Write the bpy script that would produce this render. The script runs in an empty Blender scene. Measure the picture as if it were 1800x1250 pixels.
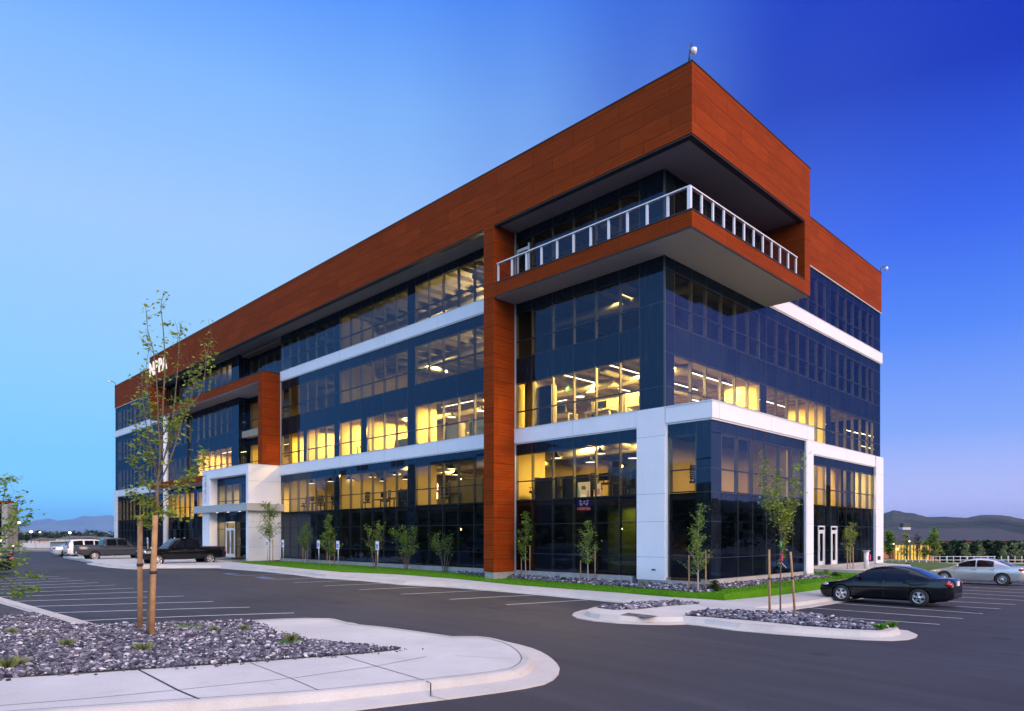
import bpy, bmesh, math, random
import numpy as np
from mathutils import Vector, Matrix, geometry
PI = math.pi
R = math.radians
C = bpy.context.scene.collection
sc = bpy.context.scene

# ---------------------------------------------------------------- camera
CAM = Vector((-25.2765, -16.3223, 1.8))
FWD = Vector((0.70362642, 0.7105701, 0)); RGT = Vector((0.7105701, -0.70362642, 0))
FPX, CXP, HZP = 1216.0, 900.0, 940.8
cd = bpy.data.cameras.new('camera'); cam = bpy.data.objects.new('camera', cd); C.objects.link(cam)
cam.location = CAM
cam.rotation_euler = FWD.to_track_quat('-Z', 'Y').to_euler()
cd.lens = 36 * FPX / 1800; cd.sensor_width = 36; cd.shift_y = (HZP - 625) / 1800
cd.clip_start = .1; cd.clip_end = 30000
sc.camera = cam

def ray(px, py):
    return FWD + RGT * ((px - CXP) / FPX) + Vector((0, 0, (HZP - py) / FPX))
def on(px, py, ax, c):                       # where the sight line of a photo point meets an axis-aligned plane
    r = ray(px, py); i = 'xyz'.index(ax); return CAM + r * ((c - CAM[i]) / r[i])
def lat(x, y):
    return (x - CAM.x) * RGT.x + (y - CAM.y) * RGT.y
def ss(t):
    t = min(1, max(0, t)); return t * t * (3 - 2 * t)
def GZ(x, y):                                # the car park falls about half a metre to the right
    return -.4 - .55 * ss((lat(x, y) + 10) / 24)
def BZ(x, y):                                # planting beds climb from the kerb to the foot of the building
    dx = max(0, -x, x - 27.3); dy = max(0, -2.2 - y, y - 78)
    return max(GZ(x, y) + .145, -.27 - .22 * math.hypot(dx, dy))
def at(px, py, dz=0, hf=GZ):                 # photo point -> point of the ground
    r = ray(px, py); f = lambda t: CAM.z + r.z * t - hf(CAM.x + r.x * t, CAM.y + r.y * t) - dz
    a = 2.0
    while f(a + .25) > 0 and a < 400: a += .25
    b = a + .25
    for _ in range(18):
        m = (a + b) / 2
        if f(m) > 0: a = m
        else: b = m
    p = CAM + r * b
    return Vector((p.x, p.y, hf(p.x, p.y) + dz))
def inpoly(x, y, P):
    c = False; j = len(P) - 1
    for i in range(len(P)):
        if (P[i][1] > y) != (P[j][1] > y) and x < (P[j][0] - P[i][0]) * (y - P[i][1]) / (P[j][1] - P[i][1]) + P[i][0]: c = not c
        j = i
    return c

# ---------------------------------------------------------------- mesh builder
class MB:
    def __init__(s): s.v = []; s.f = []; s.m = []; s.sm = []; s.att = None
    def add(s, vs, fs, m=0, smooth=False):
        o = len(s.v); s.v += [tuple(q) for q in vs]; s.f += [tuple(i + o for i in f) for f in fs]
        s.m += [m] * len(fs); s.sm += [smooth] * len(fs); return s
    def box(s, x0, x1, y0, y1, z0, z1, m=0):
        vs = [(x, y, z) for x in (x0, x1) for y in (y0, y1) for z in (z0, z1)]
        return s.add(vs, [(0, 1, 3, 2), (4, 6, 7, 5), (0, 4, 5, 1), (2, 3, 7, 6), (0, 2, 6, 4), (1, 5, 7, 3)], m)
    def quad(s, a, b, c, d, m=0): return s.add([a, b, c, d], [(0, 1, 2, 3)], m)
    def tube(s, pts, rads, n=8, m=0, smooth=True, cap=True):
        pts = [Vector(p) for p in pts]; vs = []; fs = []
        if not hasattr(rads, '__len__'): rads = [rads] * len(pts)
        ref = None
        for i, p in enumerate(pts):
            d = (pts[min(i + 1, len(pts) - 1)] - pts[max(i - 1, 0)])
            d = d.normalized() if d.length > 1e-9 else Vector((0, 0, 1))
            if ref is None: ref = Vector((1, 0, 0)) if abs(d.x) < .8 else Vector((0, 1, 0))
            u = (ref - d * ref.dot(d)).normalized(); w = d.cross(u); ref = u
            for k in range(n):
                a = 2 * PI * k / n; vs.append(p + (u * math.cos(a) + w * math.sin(a)) * rads[i])
        for i in range(len(pts) - 1):
            for k in range(n):
                k2 = (k + 1) % n; fs.append((i * n + k, i * n + k2, (i + 1) * n + k2, (i + 1) * n + k))
        if cap: fs.append(tuple(range(n - 1, -1, -1))); fs.append(tuple((len(pts) - 1) * n + k for k in range(n)))
        return s.add(vs, fs, m, smooth)
    def lathe(s, prof, c=(0, 0, 0), n=16, m=0, axis='z', smooth=True):
        vs = []; fs = []; c = Vector(c)
        for r, h in prof:
            for k in range(n):
                a = 2 * PI * k / n; q = (r * math.cos(a), r * math.sin(a), h)
                if axis == 'y': q = (q[0], q[2], q[1])
                if axis == 'x': q = (q[2], q[0], q[1])
                vs.append(c + Vector(q))
        for i in range(len(prof) - 1):
            for k in range(n):
                k2 = (k + 1) % n; fs.append((i * n + k, i * n + k2, (i + 1) * n + k2, (i + 1) * n + k))
        return s.add(vs, fs, m, smooth)
    def prism(s, P, z0, z1, m=0):
        n = len(P); vs = [(p[0], p[1], z0) for p in P] + [(p[0], p[1], z1) for p in P]
        return s.add(vs, [tuple(range(n - 1, -1, -1)), tuple(range(n, 2 * n))] + [(i, (i + 1) % n, n + (i + 1) % n, n + i) for i in range(n)], m)
    def build(s, name, mats, parent=None, recalc=False):
        me = bpy.data.meshes.new(name); me.from_pydata(s.v, [], s.f)
        if not isinstance(mats, (list, tuple)): mats = [mats]
        for q in mats: me.materials.append(q)
        me.polygons.foreach_set('material_index', s.m); me.polygons.foreach_set('use_smooth', s.sm)
        if s.att is not None:
            a = me.attributes.new('tone', 'FLOAT', 'POINT'); a.data.foreach_set('value', np.asarray(s.att, dtype=np.float32))
        if recalc:
            bm = bmesh.new(); bm.from_mesh(me); bmesh.ops.recalc_face_normals(bm, faces=bm.faces[:]); bm.to_mesh(me); bm.free()
        me.update()
        o = bpy.data.objects.new(name, me); C.objects.link(o)
        if parent is not None: o.parent = parent
        return o
def tag(o, label=None, cat=None, group=None, kind=None):
    if label: o['label'] = label
    if cat: o['category'] = cat
    if group: o['group'] = group
    if kind: o['kind'] = kind
    return o
def thing(name, label, cat, loc=(0, 0, 0), rz=0, group=None):
    o = bpy.data.objects.new(name, None); C.objects.link(o); o.empty_display_size = .2
    o.location = loc; o.rotation_euler = (0, 0, rz); return tag(o, label, cat, group)
def dup(root, loc, rz, label=None, group=None, scale=None):
    def cp(o, par):
        c = o.copy(); C.objects.link(c); c.parent = par
        for ch in kids.get(o.name, []): cp(ch, c)
        return c
    kids = {}
    for o in bpy.data.objects:
        if o.parent: kids.setdefault(o.parent.name, []).append(o)
    r = cp(root, None); r.location = loc; r.rotation_euler = (0, 0, rz)
    if scale: r.scale = (scale, scale, scale) if not hasattr(scale, '__len__') else scale
    if label: r['label'] = label
    if group: r['group'] = group
    return r
def text_obj(txt, size, depth, name, m, parent=None, loc=(0, 0, 0), rot=(0, 0, 0), align='CENTER'):
    cu = bpy.data.curves.new(name, 'FONT'); cu.body = txt; cu.size = size; cu.extrude = depth; cu.align_x = align; cu.align_y = 'CENTER'
    cu.resolution_u = 3
    t = bpy.data.objects.new('tmp', cu); C.objects.link(t); bpy.context.view_layer.update()
    me = bpy.data.meshes.new_from_object(t.evaluated_get(bpy.context.evaluated_depsgraph_get()))
    bpy.data.objects.remove(t); bpy.data.curves.remove(cu); me.name = name
    me.materials.clear(); me.materials.append(m)
    o = bpy.data.objects.new(name, me); C.objects.link(o); o.location = loc; o.rotation_euler = rot
    if parent is not None: o.parent = parent
    return o
def patch(P, hf, step, name, mats, parent=None, skirt=None, m=0):
    """a height-field sheet inside polygon P (world xy), optionally with a skirt down to height function skirt"""
    B = []
    for i in range(len(P)):
        a = Vector(P[i][:2]); b = Vector(P[(i + 1) % len(P)][:2]); k = max(1, int((b - a).length / step))
        for j in range(k): B.append(a.lerp(b, j / k))
    xs = [p.x for p in B]; ys = [p.y for p in B]; pts = list(B)
    n = len(B)
    x = min(xs) + step / 2
    T = [(q.x, q.y) for q in B]
    while x < max(xs):
        y = min(ys) + step / 2
        while y < max(ys):
            if inpoly(x, y, T): pts.append(Vector((x, y)))
            y += step
        x += step
    v, e, f, *_ = geometry.delaunay_2d_cdt(pts, [], [list(range(n))], 1, 1e-4)
    M = MB(); M.add([(p.x, p.y, hf(p.x, p.y)) for p in v], [tuple(q) for q in f], m, True)
    if skirt:
        top = [(p.x, p.y, hf(p.x, p.y)) for p in B]; bot = [(p.x, p.y, skirt(p.x, p.y)) for p in B]
        area = sum(B[i].x * B[(i + 1) % n].y - B[(i + 1) % n].x * B[i].y for i in range(n))
        fs = [(i, n + i, n + (i + 1) % n, (i + 1) % n) for i in range(n)]
        if area < 0: fs = [q[::-1] for q in fs]
        M.add(top + bot, fs, m)
    return M

# ---------------------------------------------------------------- materials
class NT:
    def __init__(s, name):
        s.mat = bpy.data.materials.new(name); s.mat.use_nodes = True; s.t = s.mat.node_tree; s.t.nodes.clear()
        s.out = s.n('ShaderNodeOutputMaterial')
    def n(s, ty, **k):
        q = s.t.nodes.new(ty)
        for a, b in k.items():
            if a.startswith('i_'):
                key = a[2:].replace('_', ' '); q.inputs[key if key in q.inputs else int(key)].default_value = b
            else: setattr(q, a, b)
        return q
    def l(s, a, b): s.t.links.new(a, b)
    def ramp(s, src, stops, interp='LINEAR'):
        q = s.n('ShaderNodeValToRGB'); q.color_ramp.interpolation = interp; e = q.color_ramp.elements
        while len(e) < len(stops): e.new(.5)
        for k, (p, c) in enumerate(stops): e[k].position = p; e[k].color = (*c, 1) if len(c) == 3 else c
        s.l(src, q.inputs['Fac']); return q.outputs['Color']
    def math(s, op, a, b=None, clamp=False):
        q = s.n('ShaderNodeMath', operation=op, use_clamp=clamp)
        for i, x in enumerate((a, b)):
            if x is None: continue
            if isinstance(x, (int, float)): q.inputs[i].default_value = x
            else: s.l(x, q.inputs[i])
        return q.outputs[0]
    def coords(s): return s.n('ShaderNodeTexCoord').outputs['Object']
    def pos(s): return s.n('ShaderNodeNewGeometry').outputs['Position']
    def noise(s, vec, scale, detail=4, rough=.6, stretch=None):
        if stretch:
            mp = s.n('ShaderNodeMapping'); mp.inputs['Scale'].default_value = stretch; s.l(vec, mp.inputs['Vector']); vec = mp.outputs[0]
        q = s.n('ShaderNodeTexNoise'); q.inputs['Scale'].default_value = scale; q.inputs['Detail'].default_value = detail
        q.inputs['Roughness'].default_value = rough; s.l(vec, q.inputs['Vector']); return q.outputs['Fac']
    def mix(s, fac, a, b, blend='MIX'):
        q = s.n('ShaderNodeMix', data_type='RGBA', blend_type=blend)
        for i, x in ((0, fac), (6, a), (7, b)):
            if isinstance(x, (int, float)): q.inputs[i].default_value = x
            elif isinstance(x, tuple): q.inputs[i].default_value = (*x, 1) if len(x) == 3 else x
            else: s.l(x, q.inputs[i])
        return q.outputs[2]
    def princ(s, color, rough=.5, metal=0, spec=.5, bump=None, bstr=.3, bdist=.02, coat=0):
        b = s.n('ShaderNodeBsdfPrincipled')
        for k, x in (('Base Color', color), ('Roughness', rough), ('Metallic', metal), ('Specular IOR Level', spec), ('Coat Weight', coat)):
            if isinstance(x, (int, float)): b.inputs[k].default_value = x
            elif isinstance(x, tuple): b.inputs[k].default_value = (*x, 1)
            else: s.l(x, b.inputs[k])
        if bump is not None:
            q = s.n('ShaderNodeBump'); q.inputs['Strength'].default_value = bstr; q.inputs['Distance'].default_value = bdist
            s.l(bump, q.inputs['Height']); s.l(q.outputs[0], b.inputs['Normal'])
        s.l(b.outputs[0], s.out.inputs['Surface']); return b
M = {}
def simple(name, col, rough=.5, metal=0, spec=.5, var=.12, scale=3, coat=0, bump=0):
    t = NT(name); f = t.noise(t.coords(), scale, 5)
    c = t.ramp(f, [(.25, tuple(x * (1 - var) for x in col)), (.75, tuple(min(1, x * (1 + var)) for x in col))])
    t.princ(c, rough, metal, spec, bump=f if bump else None, bstr=bump, coat=coat); M[name] = t.mat; return t.mat
def emit(name, col, st):
    t = NT(name); e = t.n('ShaderNodeEmission'); e.inputs[0].default_value = (*col, 1); e.inputs[1].default_value = st
    t.l(e.outputs[0], t.out.inputs['Surface']); M[name] = t.mat; return t.mat

simple('canopy_metal', (.5, .5, .5), .4, metal=.3, var=.05)
simple('soffit_grey', (.27, .285, .32), .7, var=.06, scale=.6)
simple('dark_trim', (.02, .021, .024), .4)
simple('mullion_alu', (.2, .19, .17), .5)
simple('joint_grey', (.07, .08, .09), .35, metal=.6)
simple('white_metal', (.72, .73, .75), .35, metal=.15, var=.04)
simple('cable_dark', (.03, .03, .035), .4, metal=.5)
simple('plinth', (.32, .31, .3), .85, var=.2, scale=4, bump=.1)
simple('slab', (.3, .29, .27), .9)
simple('interior_wall', (.78, .62, .3), .8, var=.04)
simple('interior_white', (.75, .7, .58), .8, var=.04)
simple('interior_floor', (.12, .11, .1), .7)
simple('ceiling_deck', (.33, .29, .22), .8, var=.1)
simple('duct', (.5, .48, .44), .35, metal=.6)
simple('plywood', (.55, .3, .08), .6, var=.2, scale=2)
simple('desk_dark', (.025, .025, .03), .5)
simple('desk_white', (.6, .57, .5), .5)
simple('screen', (.012, .013, .016), .15)
simple('red_fabric', (.55, .03, .06), .8)
simple('green_wall', (.3, .45, .06), .8)
simple('bark', (.13, .1, .075), .9, var=.35, scale=14, bump=.4)
simple('bark_pale', (.34, .28, .24), .9, var=.3, scale=14, bump=.4)
simple('stake_wood', (.36, .2, .09), .8, var=.35, scale=6, bump=.2)
simple('rubber', (.018, .018, .019), .8)
simple('chrome', (.75, .75, .77), .12, metal=1, var=.02)
simple('rim_alloy', (.6, .6, .62), .25, metal=.85, var=.03)
simple('paint_black', (.004, .004, .006), .1, spec=.45, var=.05)
simple('paint_silver', (.45, .45, .46), .28, metal=.55, coat=.6, var=.03)
simple('paint_grey', (.025, .03, .042), .25, metal=.1, coat=.6, var=.03)
simple('paint_white', (.7, .7, .7), .25, coat=.6, var=.03)
simple('paint_pearl', (.5, .55, .62), .25, metal=.3, coat=.6, var=.03)
simple('car_glass', (.006, .008, .011), .03, spec=.5, var=.02)
simple('car_trim', (.012, .012, .013), .5)
simple('lens_clear', (.6, .62, .65), .08, metal=.5)
simple('lens_red', (.4, .006, .012), .12, coat=.8)
simple('plate', (.7, .62, .62), .5)
simple('sign_post', (.42, .44, .46), .45, metal=.6)
simple('sign_white', (.78, .8, .82), .5, var=.03)
simple('sign_blue', (.01, .07, .42), .5, var=.03)
simple('strap_black', (.02, .02, .02), .6)
simple('tag_pink', (.65, .05, .14), .6)
simple('tag_green', (.1, .4, .1), .6)
simple('line_paint', (.5, .5, .53), .7, var=.2, scale=5)
simple('blue_paint', (.06, .08, .2), .7, var=.25, scale=6)
simple('steel_plate', (.06, .065, .09), .5, metal=.3)
simple('house_wall', (.45, .38, .33), .9)
simple('house_wall_pale', (.6, .55, .5), .9)
simple('house_roof', (.1, .085, .08), .9)
simple('roof_slate', (.035, .037, .05), .85, scale=.3)
simple('brick_orange', (.5, .17, .1), .9, var=.12, scale=1.5)
simple('fence_white', (.5, .5, .5), .7)
simple('block_teal', (.2, .24, .25), .8)
emit('lamp_face', (1, .88, .75), 5)
emit('bulb', (1, .62, .25), 45)
emit('strip_face', (1, .88, .7), 8)
emit('exit_green', (.25, 1, .12), 1.6)
emit('sign_glow', (1, .9, .86), 1.1)
emit('warm_glow', (1, .62, .12), 1.1)
emit('street_glow', (1, .9, .6), 60)
emit('red_glow', (1, .3, .15), 5)
emit('white_glow', (1, .9, .8), 5)
emit('tube_glow', (1, .75, .7), 6)
emit('poster_cream', (.9, .75, .55), .75)
emit('poster_brown', (.45, .25, .08), .5)
emit('poster_pink', (.9, .3, .4), .6)
emit('poster_green', (.35, .5, .4), .5)
emit('poster_blue', (.02, .02, .6), .7)
emit('poster_red', (.5, .01, .04), .6)
emit('poster_white', (1, .95, .95), .9)

def white_panel():
    t = NT('white_panel'); p = t.pos(); a = t.noise(p, .6, 4); s_ = t.noise(p, 1, 5, .7, (4, 4, .25)); g = t.noise(p, 1, 3, .5, (.8, .8, .12))
    c = t.ramp(a, [(.3, (.73, .735, .765)), (.7, (.79, .79, .82))])
    c = t.mix(t.math('MULTIPLY', t.ramp(s_, [(.5, (0, 0, 0)), (.75, (1, 1, 1))]), t.ramp(g, [(.4, (0, 0, 0)), (.7, (.22, .22, .22))])), c, (.5, .49, .48))
    sp = t.n('ShaderNodeSeparateXYZ'); t.l(p, sp.inputs[0]); lo = t.ramp(t.math('ADD', sp.outputs[2], t.math('MULTIPLY', s_, .5)), [(.1, (.3, .3, .3)), (.75, (0, 0, 0))])
    c = t.mix(lo, c, (.5, .47, .44)); t.princ(c, .45); M['white_panel'] = t.mat
white_panel()
def wood():
    t = NT('wood_panel'); p = t.pos(); nrm = t.n('ShaderNodeNewGeometry').outputs['True Normal']
    sp = t.n('ShaderNodeSeparateXYZ'); t.l(p, sp.inputs[0]); sn = t.n('ShaderNodeSeparateXYZ'); t.l(nrm, sn.inputs[0])
    isx = t.math('GREATER_THAN', t.math('ABSOLUTE', sn.outputs[0]), .5)
    u = t.math('ADD', t.math('MULTIPLY', sp.outputs[1], isx), t.math('MULTIPLY', sp.outputs[0], t.math('SUBTRACT', 1, isx)))
    cb = t.n('ShaderNodeCombineXYZ'); t.l(u, cb.inputs[0]); t.l(t.math('SUBTRACT', sp.outputs[2], 13.72), cb.inputs[1])
    uv = cb.outputs[0]
    br = t.n('ShaderNodeTexBrick', offset=.5); br.inputs['Scale'].default_value = 1
    br.inputs['Brick Width'].default_value = 2.5; br.inputs['Row Height'].default_value = .69
    br.inputs['Mortar Size'].default_value = .012; br.inputs['Color1'].default_value = (.88, .88, .88, 1); br.inputs['Color2'].default_value = (1.1, 1.1, 1.1, 1)
    br.inputs['Mortar'].default_value = (.4, .4, .4, 1); br.inputs['Mortar Smooth'].default_value = .2
    t.l(uv, br.inputs['Vector'])
    g = t.noise(uv, 1, 6, .65, (.5, 26, 1)); g2 = t.noise(uv, 1, 3, .5, (1.5, 90, 1))
    fr = t.math('FRACT', t.math('DIVIDE', sp.outputs[2], .115)); ln = t.math('LESS_THAN', fr, .1)
    c = t.ramp(g, [(.3, (.155, .023, .003)), (.5, (.265, .043, .005)), (.72, (.385, .07, .009))])
    c = t.mix(t.math('MULTIPLY', g2, .4), c, (.1, .014, .003))
    c = t.mix(1, c, br.outputs['Color'], 'MULTIPLY')
    c = t.mix(t.math('MULTIPLY', ln, .8), c, (.05, .007, .001))
    t.princ(c, .65, spec=.04); M['wood_panel'] = t.mat
wood()

def glass(name, opaque=False, tint=(.62, .6, .5), dirt=.02, ior=1.75):
    t = NT(name); p = t.pos()
    fr = t.n('ShaderNodeFresnel'); fr.inputs['IOR'].default_value = ior
    wav = t.noise(p, .5, 2, .5)
    bm = t.n('ShaderNodeBump'); bm.inputs['Strength'].default_value = .03; bm.inputs['Distance'].default_value = .1; t.l(wav, bm.inputs['Height'])
    sn = t.n('ShaderNodeVectorMath', operation='SNAP'); t.l(p, sn.inputs[0]); sn.inputs[1].default_value = (1.335, 1.335, 1.22)
    wn_ = t.n('ShaderNodeTexWhiteNoise'); t.l(sn.outputs[0], wn_.inputs['Vector'])
    v1 = t.n('ShaderNodeVectorMath', operation='SUBTRACT'); t.l(wn_.outputs['Color'], v1.inputs[0]); v1.inputs[1].default_value = (.5, .5, .5)
    v2 = t.n('ShaderNodeVectorMath', operation='MULTIPLY_ADD'); t.l(v1.outputs[0], v2.inputs[0]); v2.inputs[1].default_value = (.022,) * 3; t.l(bm.outputs[0], v2.inputs[2])
    bm = t.n('ShaderNodeVectorMath', operation='NORMALIZE'); t.l(v2.outputs[0], bm.inputs[0])
    gl = t.n('ShaderNodeBsdfGlossy'); gl.inputs['Roughness'].default_value = .012; gl.inputs['Color'].default_value = (.26, .42, .74, 1); t.l(bm.outputs[0], gl.inputs['Normal'])
    if opaque:
        base = t.n('ShaderNodeBsdfDiffuse'); base.inputs['Color'].default_value = (.006, .009, .013, 1)
    else:
        base = t.n('ShaderNodeBsdfTransparent'); base.inputs['Color'].default_value = (*tint, 1)
    m1 = t.n('ShaderNodeMixShader'); t.l(t.math('MINIMUM', fr.outputs[0], .14), m1.inputs[0]); t.l(base.outputs[0], m1.inputs[1]); t.l(gl.outputs[0], m1.inputs[2])
    st = t.noise(p, 1, 5, .7, (5, 5, .5)); st2 = t.noise(p, .6, 3)
    df = t.n('ShaderNodeBsdfDiffuse'); df.inputs['Color'].default_value = (.3, .33, .38, 1)
    f = t.math('MULTIPLY', t.math('MULTIPLY', t.ramp(st, [(.45, (0, 0, 0)), (.8, (1, 1, 1))]), t.ramp(st2, [(.35, (.1,) * 3), (.7, (1,) * 3)])), dirt)
    m2 = t.n('ShaderNodeMixShader'); t.l(f, m2.inputs[0]); t.l(m1.outputs[0], m2.inputs[1]); t.l(df.outputs[0], m2.inputs[2])
    t.l(m2.outputs[0], t.out.inputs['Surface']); M[name] = t.mat
glass('window_glass', tint=(.72, .66, .44), dirt=.04); glass('ground_glass', tint=(.22, .22, .2), dirt=.01); glass('spandrel_glass', True, dirt=.08)

def asphalt():
    t = NT('asphalt'); p = t.pos()
    a = t.noise(p, .16, 5, .6); b = t.noise(p, 60, 3, .7); c = t.noise(p, 1, 4, .6, (.25, 1.6, 1)); d = t.noise(p, 9, 4, .7)
    col = t.ramp(a, [(.3, (.0105, .0118, .022)), (.7, (.028, .031, .05))])
    col = t.mix(t.math('MULTIPLY', c, .3), col, (.046, .05, .071))
    col = t.mix(.45, col, t.ramp(b, [(.35, (.011, .012, .018)), (.62, (.048, .052, .067)), (.8, (.13, .135, .15))]))
    col = t.mix(t.ramp(d, [(.62, (0, 0, 0)), (.78, (.25, .25, .25))]), col, (.03, .03, .034))
    mp = t.n('ShaderNodeMapping'); mp.inputs['Rotation'].default_value = (0, 0, .79); mp.inputs['Scale'].default_value = (.9, .05, 1); t.l(p, mp.inputs['Vector'])
    s1 = t.noise(mp.outputs[0], 2.2, 5, .65)
    col = t.mix(t.ramp(s1, [(.4, (0, 0, 0)), (.75, (.5, .5, .5))]), col, (.055, .06, .082))
    col = t.mix(t.ramp(t.noise(p, .11, 3, .5), [(.52, (0, 0, 0)), (.7, (.55, .55, .55))]), col, (.012, .012, .017))
    vo = t.n('ShaderNodeTexVoronoi'); vo.inputs['Scale'].default_value = .55; t.l(p, vo.inputs['Vector'])
    wob = t.math('ADD', vo.outputs['Distance'], t.math('MULTIPLY', t.noise(p, 6, 3), .12))
    col = t.mix(t.ramp(wob, [(.12, (.75, .75, .75)), (.24, (0, 0, 0))]), col, (.008, .008, .011))
    t.princ(col, .78, spec=.3, bump=b, bstr=.5, bdist=.01); M['asphalt'] = t.mat
def concrete(name, c0, c1, jx=None):
    t = NT(name); p = t.pos()
    a = t.noise(p, .7, 5, .6); b = t.noise(p, 45, 3, .7); st = t.noise(p, 2.2, 6, .7); br = t.noise(p, 1, 3, .6, (3, 70, 3))
    col = t.ramp(a, [(.3, c0), (.7, c1)])
    col = t.mix(t.ramp(st, [(.55, (0, 0, 0)), (.8, (.3, .3, .3))]), col, tuple(x * .55 for x in c0))
    col = t.mix(.12, col, t.ramp(b, [(.3, (.15, .15, .15)), (.7, (.8, .8, .8))]))
    h = t.math('ADD', t.math('MULTIPLY', b, .5), t.math('MULTIPLY', br, .6))
    t.princ(col, .85, spec=.2, bump=h, bstr=.25, bdist=.006); M[name] = t.mat
asphalt(); concrete('concrete', (.42, .41, .405), (.52, .51, .5)); concrete('kerb_concrete', (.38, .36, .34), (.5, .48, .45))

def tone_mat(name, stops, rough=.85, spec=.3):
    t = NT(name); a = t.n('ShaderNodeAttribute', attribute_name='tone'); n = t.noise(t.pos(), 25, 4)
    c = t.ramp(a.outputs['Fac'], stops); c = t.mix(.35, c, t.mix(1, c, t.ramp(n, [(.3, (.4,) * 3), (.7, (1.5,) * 3)]), 'MULTIPLY'))
    t.princ(c, rough, spec=spec); M[name] = t.mat
tone_mat('gravel_rock', [(0, (.02, .02, .035)), (.35, (.06, .06, .088)), (.7, (.15, .148, .185)), (.88, (.24, .215, .25)), (.94, (.5, .49, .53))])
tone_mat('grass_blade', [(0, (.045, .15, .004)), (.5, (.09, .26, .008)), (1, (.16, .36, .02))], .7, .2)
def leafmat(name, stops, tr=.35):
    t = NT(name); a = t.n('ShaderNodeAttribute', attribute_name='tone'); c = t.ramp(a.outputs['Fac'], stops)
    b = t.princ(c, .55, spec=.3); tl = t.n('ShaderNodeBsdfTranslucent'); t.l(c, tl.inputs['Color'])
    m = t.n('ShaderNodeMixShader'); m.inputs[0].default_value = tr; t.l(b.outputs[0], m.inputs[1]); t.l(tl.outputs[0], m.inputs[2])
    t.l(m.outputs[0], t.out.inputs['Surface']); M[name] = t.mat
leafmat('leaf_green', [(0, (.07, .14, .015)), (.5, (.15, .27, .03)), (1, (.28, .4, .05))])
leafmat('leaf_olive', [(0, (.12, .19, .02)), (.5, (.24, .33, .035)), (1, (.4, .48, .07))])
leafmat('leaf_dark', [(0, (.012, .028, .012)), (.5, (.028, .055, .02)), (1, (.06, .095, .03))])
leafmat('leaf_tan', [(0, (.14, .2, .06)), (1, (.36, .42, .2))])
def ground_mat(name, a, b, scale=.08, fine=2):
    t = NT(name); p = t.pos(); n1 = t.noise(p, scale, 5); n2 = t.noise(p, fine, 5, .7)
    c = t.mix(.5, t.ramp(n1, [(.35, a), (.65, b)]), t.ramp(n2, [(.3, tuple(x * .6 for x in a)), (.7, tuple(x * 1.25 for x in b))]))
    t.princ(c, .95, spec=.1, bump=n2, bstr=.3, bdist=.05); M[name] = t.mat
ground_mat('lawn', (.05, .16, .004), (.085, .23, .008), .3, 12)
ground_mat('dry_ground', (.16, .14, .11), (.24, .2, .16), .05, .8)
ground_mat('field_grass', (.05, .1, .015), (.12, .14, .04), .06, 1.5)
ground_mat('gravel_base', (.05, .05, .06), (.09, .09, .105), 2, 30)
ground_mat('hill_grass', (.016, .026, .018), (.1, .09, .065), .005, .022)
ground_mat('far_mountain', (.15, .19, .25), (.2, .24, .3), .001, .004)  # hazy blue put into the rock colour, besides the haze volume
# ---------------------------------------------------------------- world and light
def lin(*c): return tuple((x / 255 / 12.92 if x / 255 <= .04045 else ((x / 255 + .055) / 1.055) ** 2.4) for x in c)
up = lambda c, k: tuple(x * k for x in c)
SUN_DIR = Vector((.0, -1, .3)).normalized()          # towards the afterglow
w = bpy.data.worlds.new('World'); sc.world = w; w.use_nodes = True
W = NT.__new__(NT); W.t = w.node_tree; W.t.nodes.clear(); W.out = W.n('ShaderNodeOutputWorld')
g = W.n('ShaderNodeTexCoord').outputs['Generated']
def dotv(v):
    q = W.n('ShaderNodeVectorMath', operation='DOT_PRODUCT'); W.l(g, q.inputs[0]); q.inputs[1].default_value = v; return q.outputs['Value']
el = W.math('ABSOLUTE', dotv((0, 0, 1))); side = dotv(tuple(RGT)); back = dotv(tuple(Vector((.1, -1, 0)).normalized())); fw = dotv(tuple(FWD))
left = W.ramp(el, [(0, up(lin(120, 198, 255), 2.0)), (.03, up(lin(120, 198, 255), 1.5)), (.1, up(lin(126, 203, 255), 1.16)), (.24, up(lin(152, 208, 255), 1.03)), (.38, lin(165, 206, 255)), (.52, lin(132, 186, 255)), (.62, lin(84, 150, 255)), (1, lin(60, 110, 220))])
right = W.ramp(el, [(0, up(lin(192, 178, 218), 2.2)), (.03, up(lin(184, 180, 228), 1.6)), (.07, up(lin(172, 180, 236), 1.3)), (.13, up(lin(134, 168, 248), 1.1)), (.25, lin(84, 136, 252)), (.36, lin(52, 98, 238)), (.5, lin(4, 42, 188)), (.62, lin(0, 30, 188)), (1, lin(6, 22, 110))])
mid = W.ramp(W.math('ADD', W.math('MULTIPLY', side, .5), .5), [(.34, (0, 0, 0)), (.42, (.07,) * 3), (.5, (.26,) * 3), (.58, (.62,) * 3), (.66, (.93,) * 3), (.77, (1, 1, 1))], 'EASE')
skyc = W.mix(mid, left, right)
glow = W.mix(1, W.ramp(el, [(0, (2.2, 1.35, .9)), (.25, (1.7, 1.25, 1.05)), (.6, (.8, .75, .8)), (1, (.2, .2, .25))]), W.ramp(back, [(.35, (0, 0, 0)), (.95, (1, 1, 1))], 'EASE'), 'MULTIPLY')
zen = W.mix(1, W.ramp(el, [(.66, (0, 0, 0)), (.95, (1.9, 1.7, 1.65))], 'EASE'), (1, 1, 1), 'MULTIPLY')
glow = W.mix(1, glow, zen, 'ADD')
west = W.mix(1, W.ramp(el, [(0, (.8, 1.2, 1.65)), (.5, (.75, 1.2, 1.8)), (.9, (.2, .3, .5))]), W.ramp(dotv(tuple(Vector((-1, -.3, 0)).normalized())), [(.55, (0, 0, 0)), (.9, (1, 1, 1))], 'EASE'), 'MULTIPLY')
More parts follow.
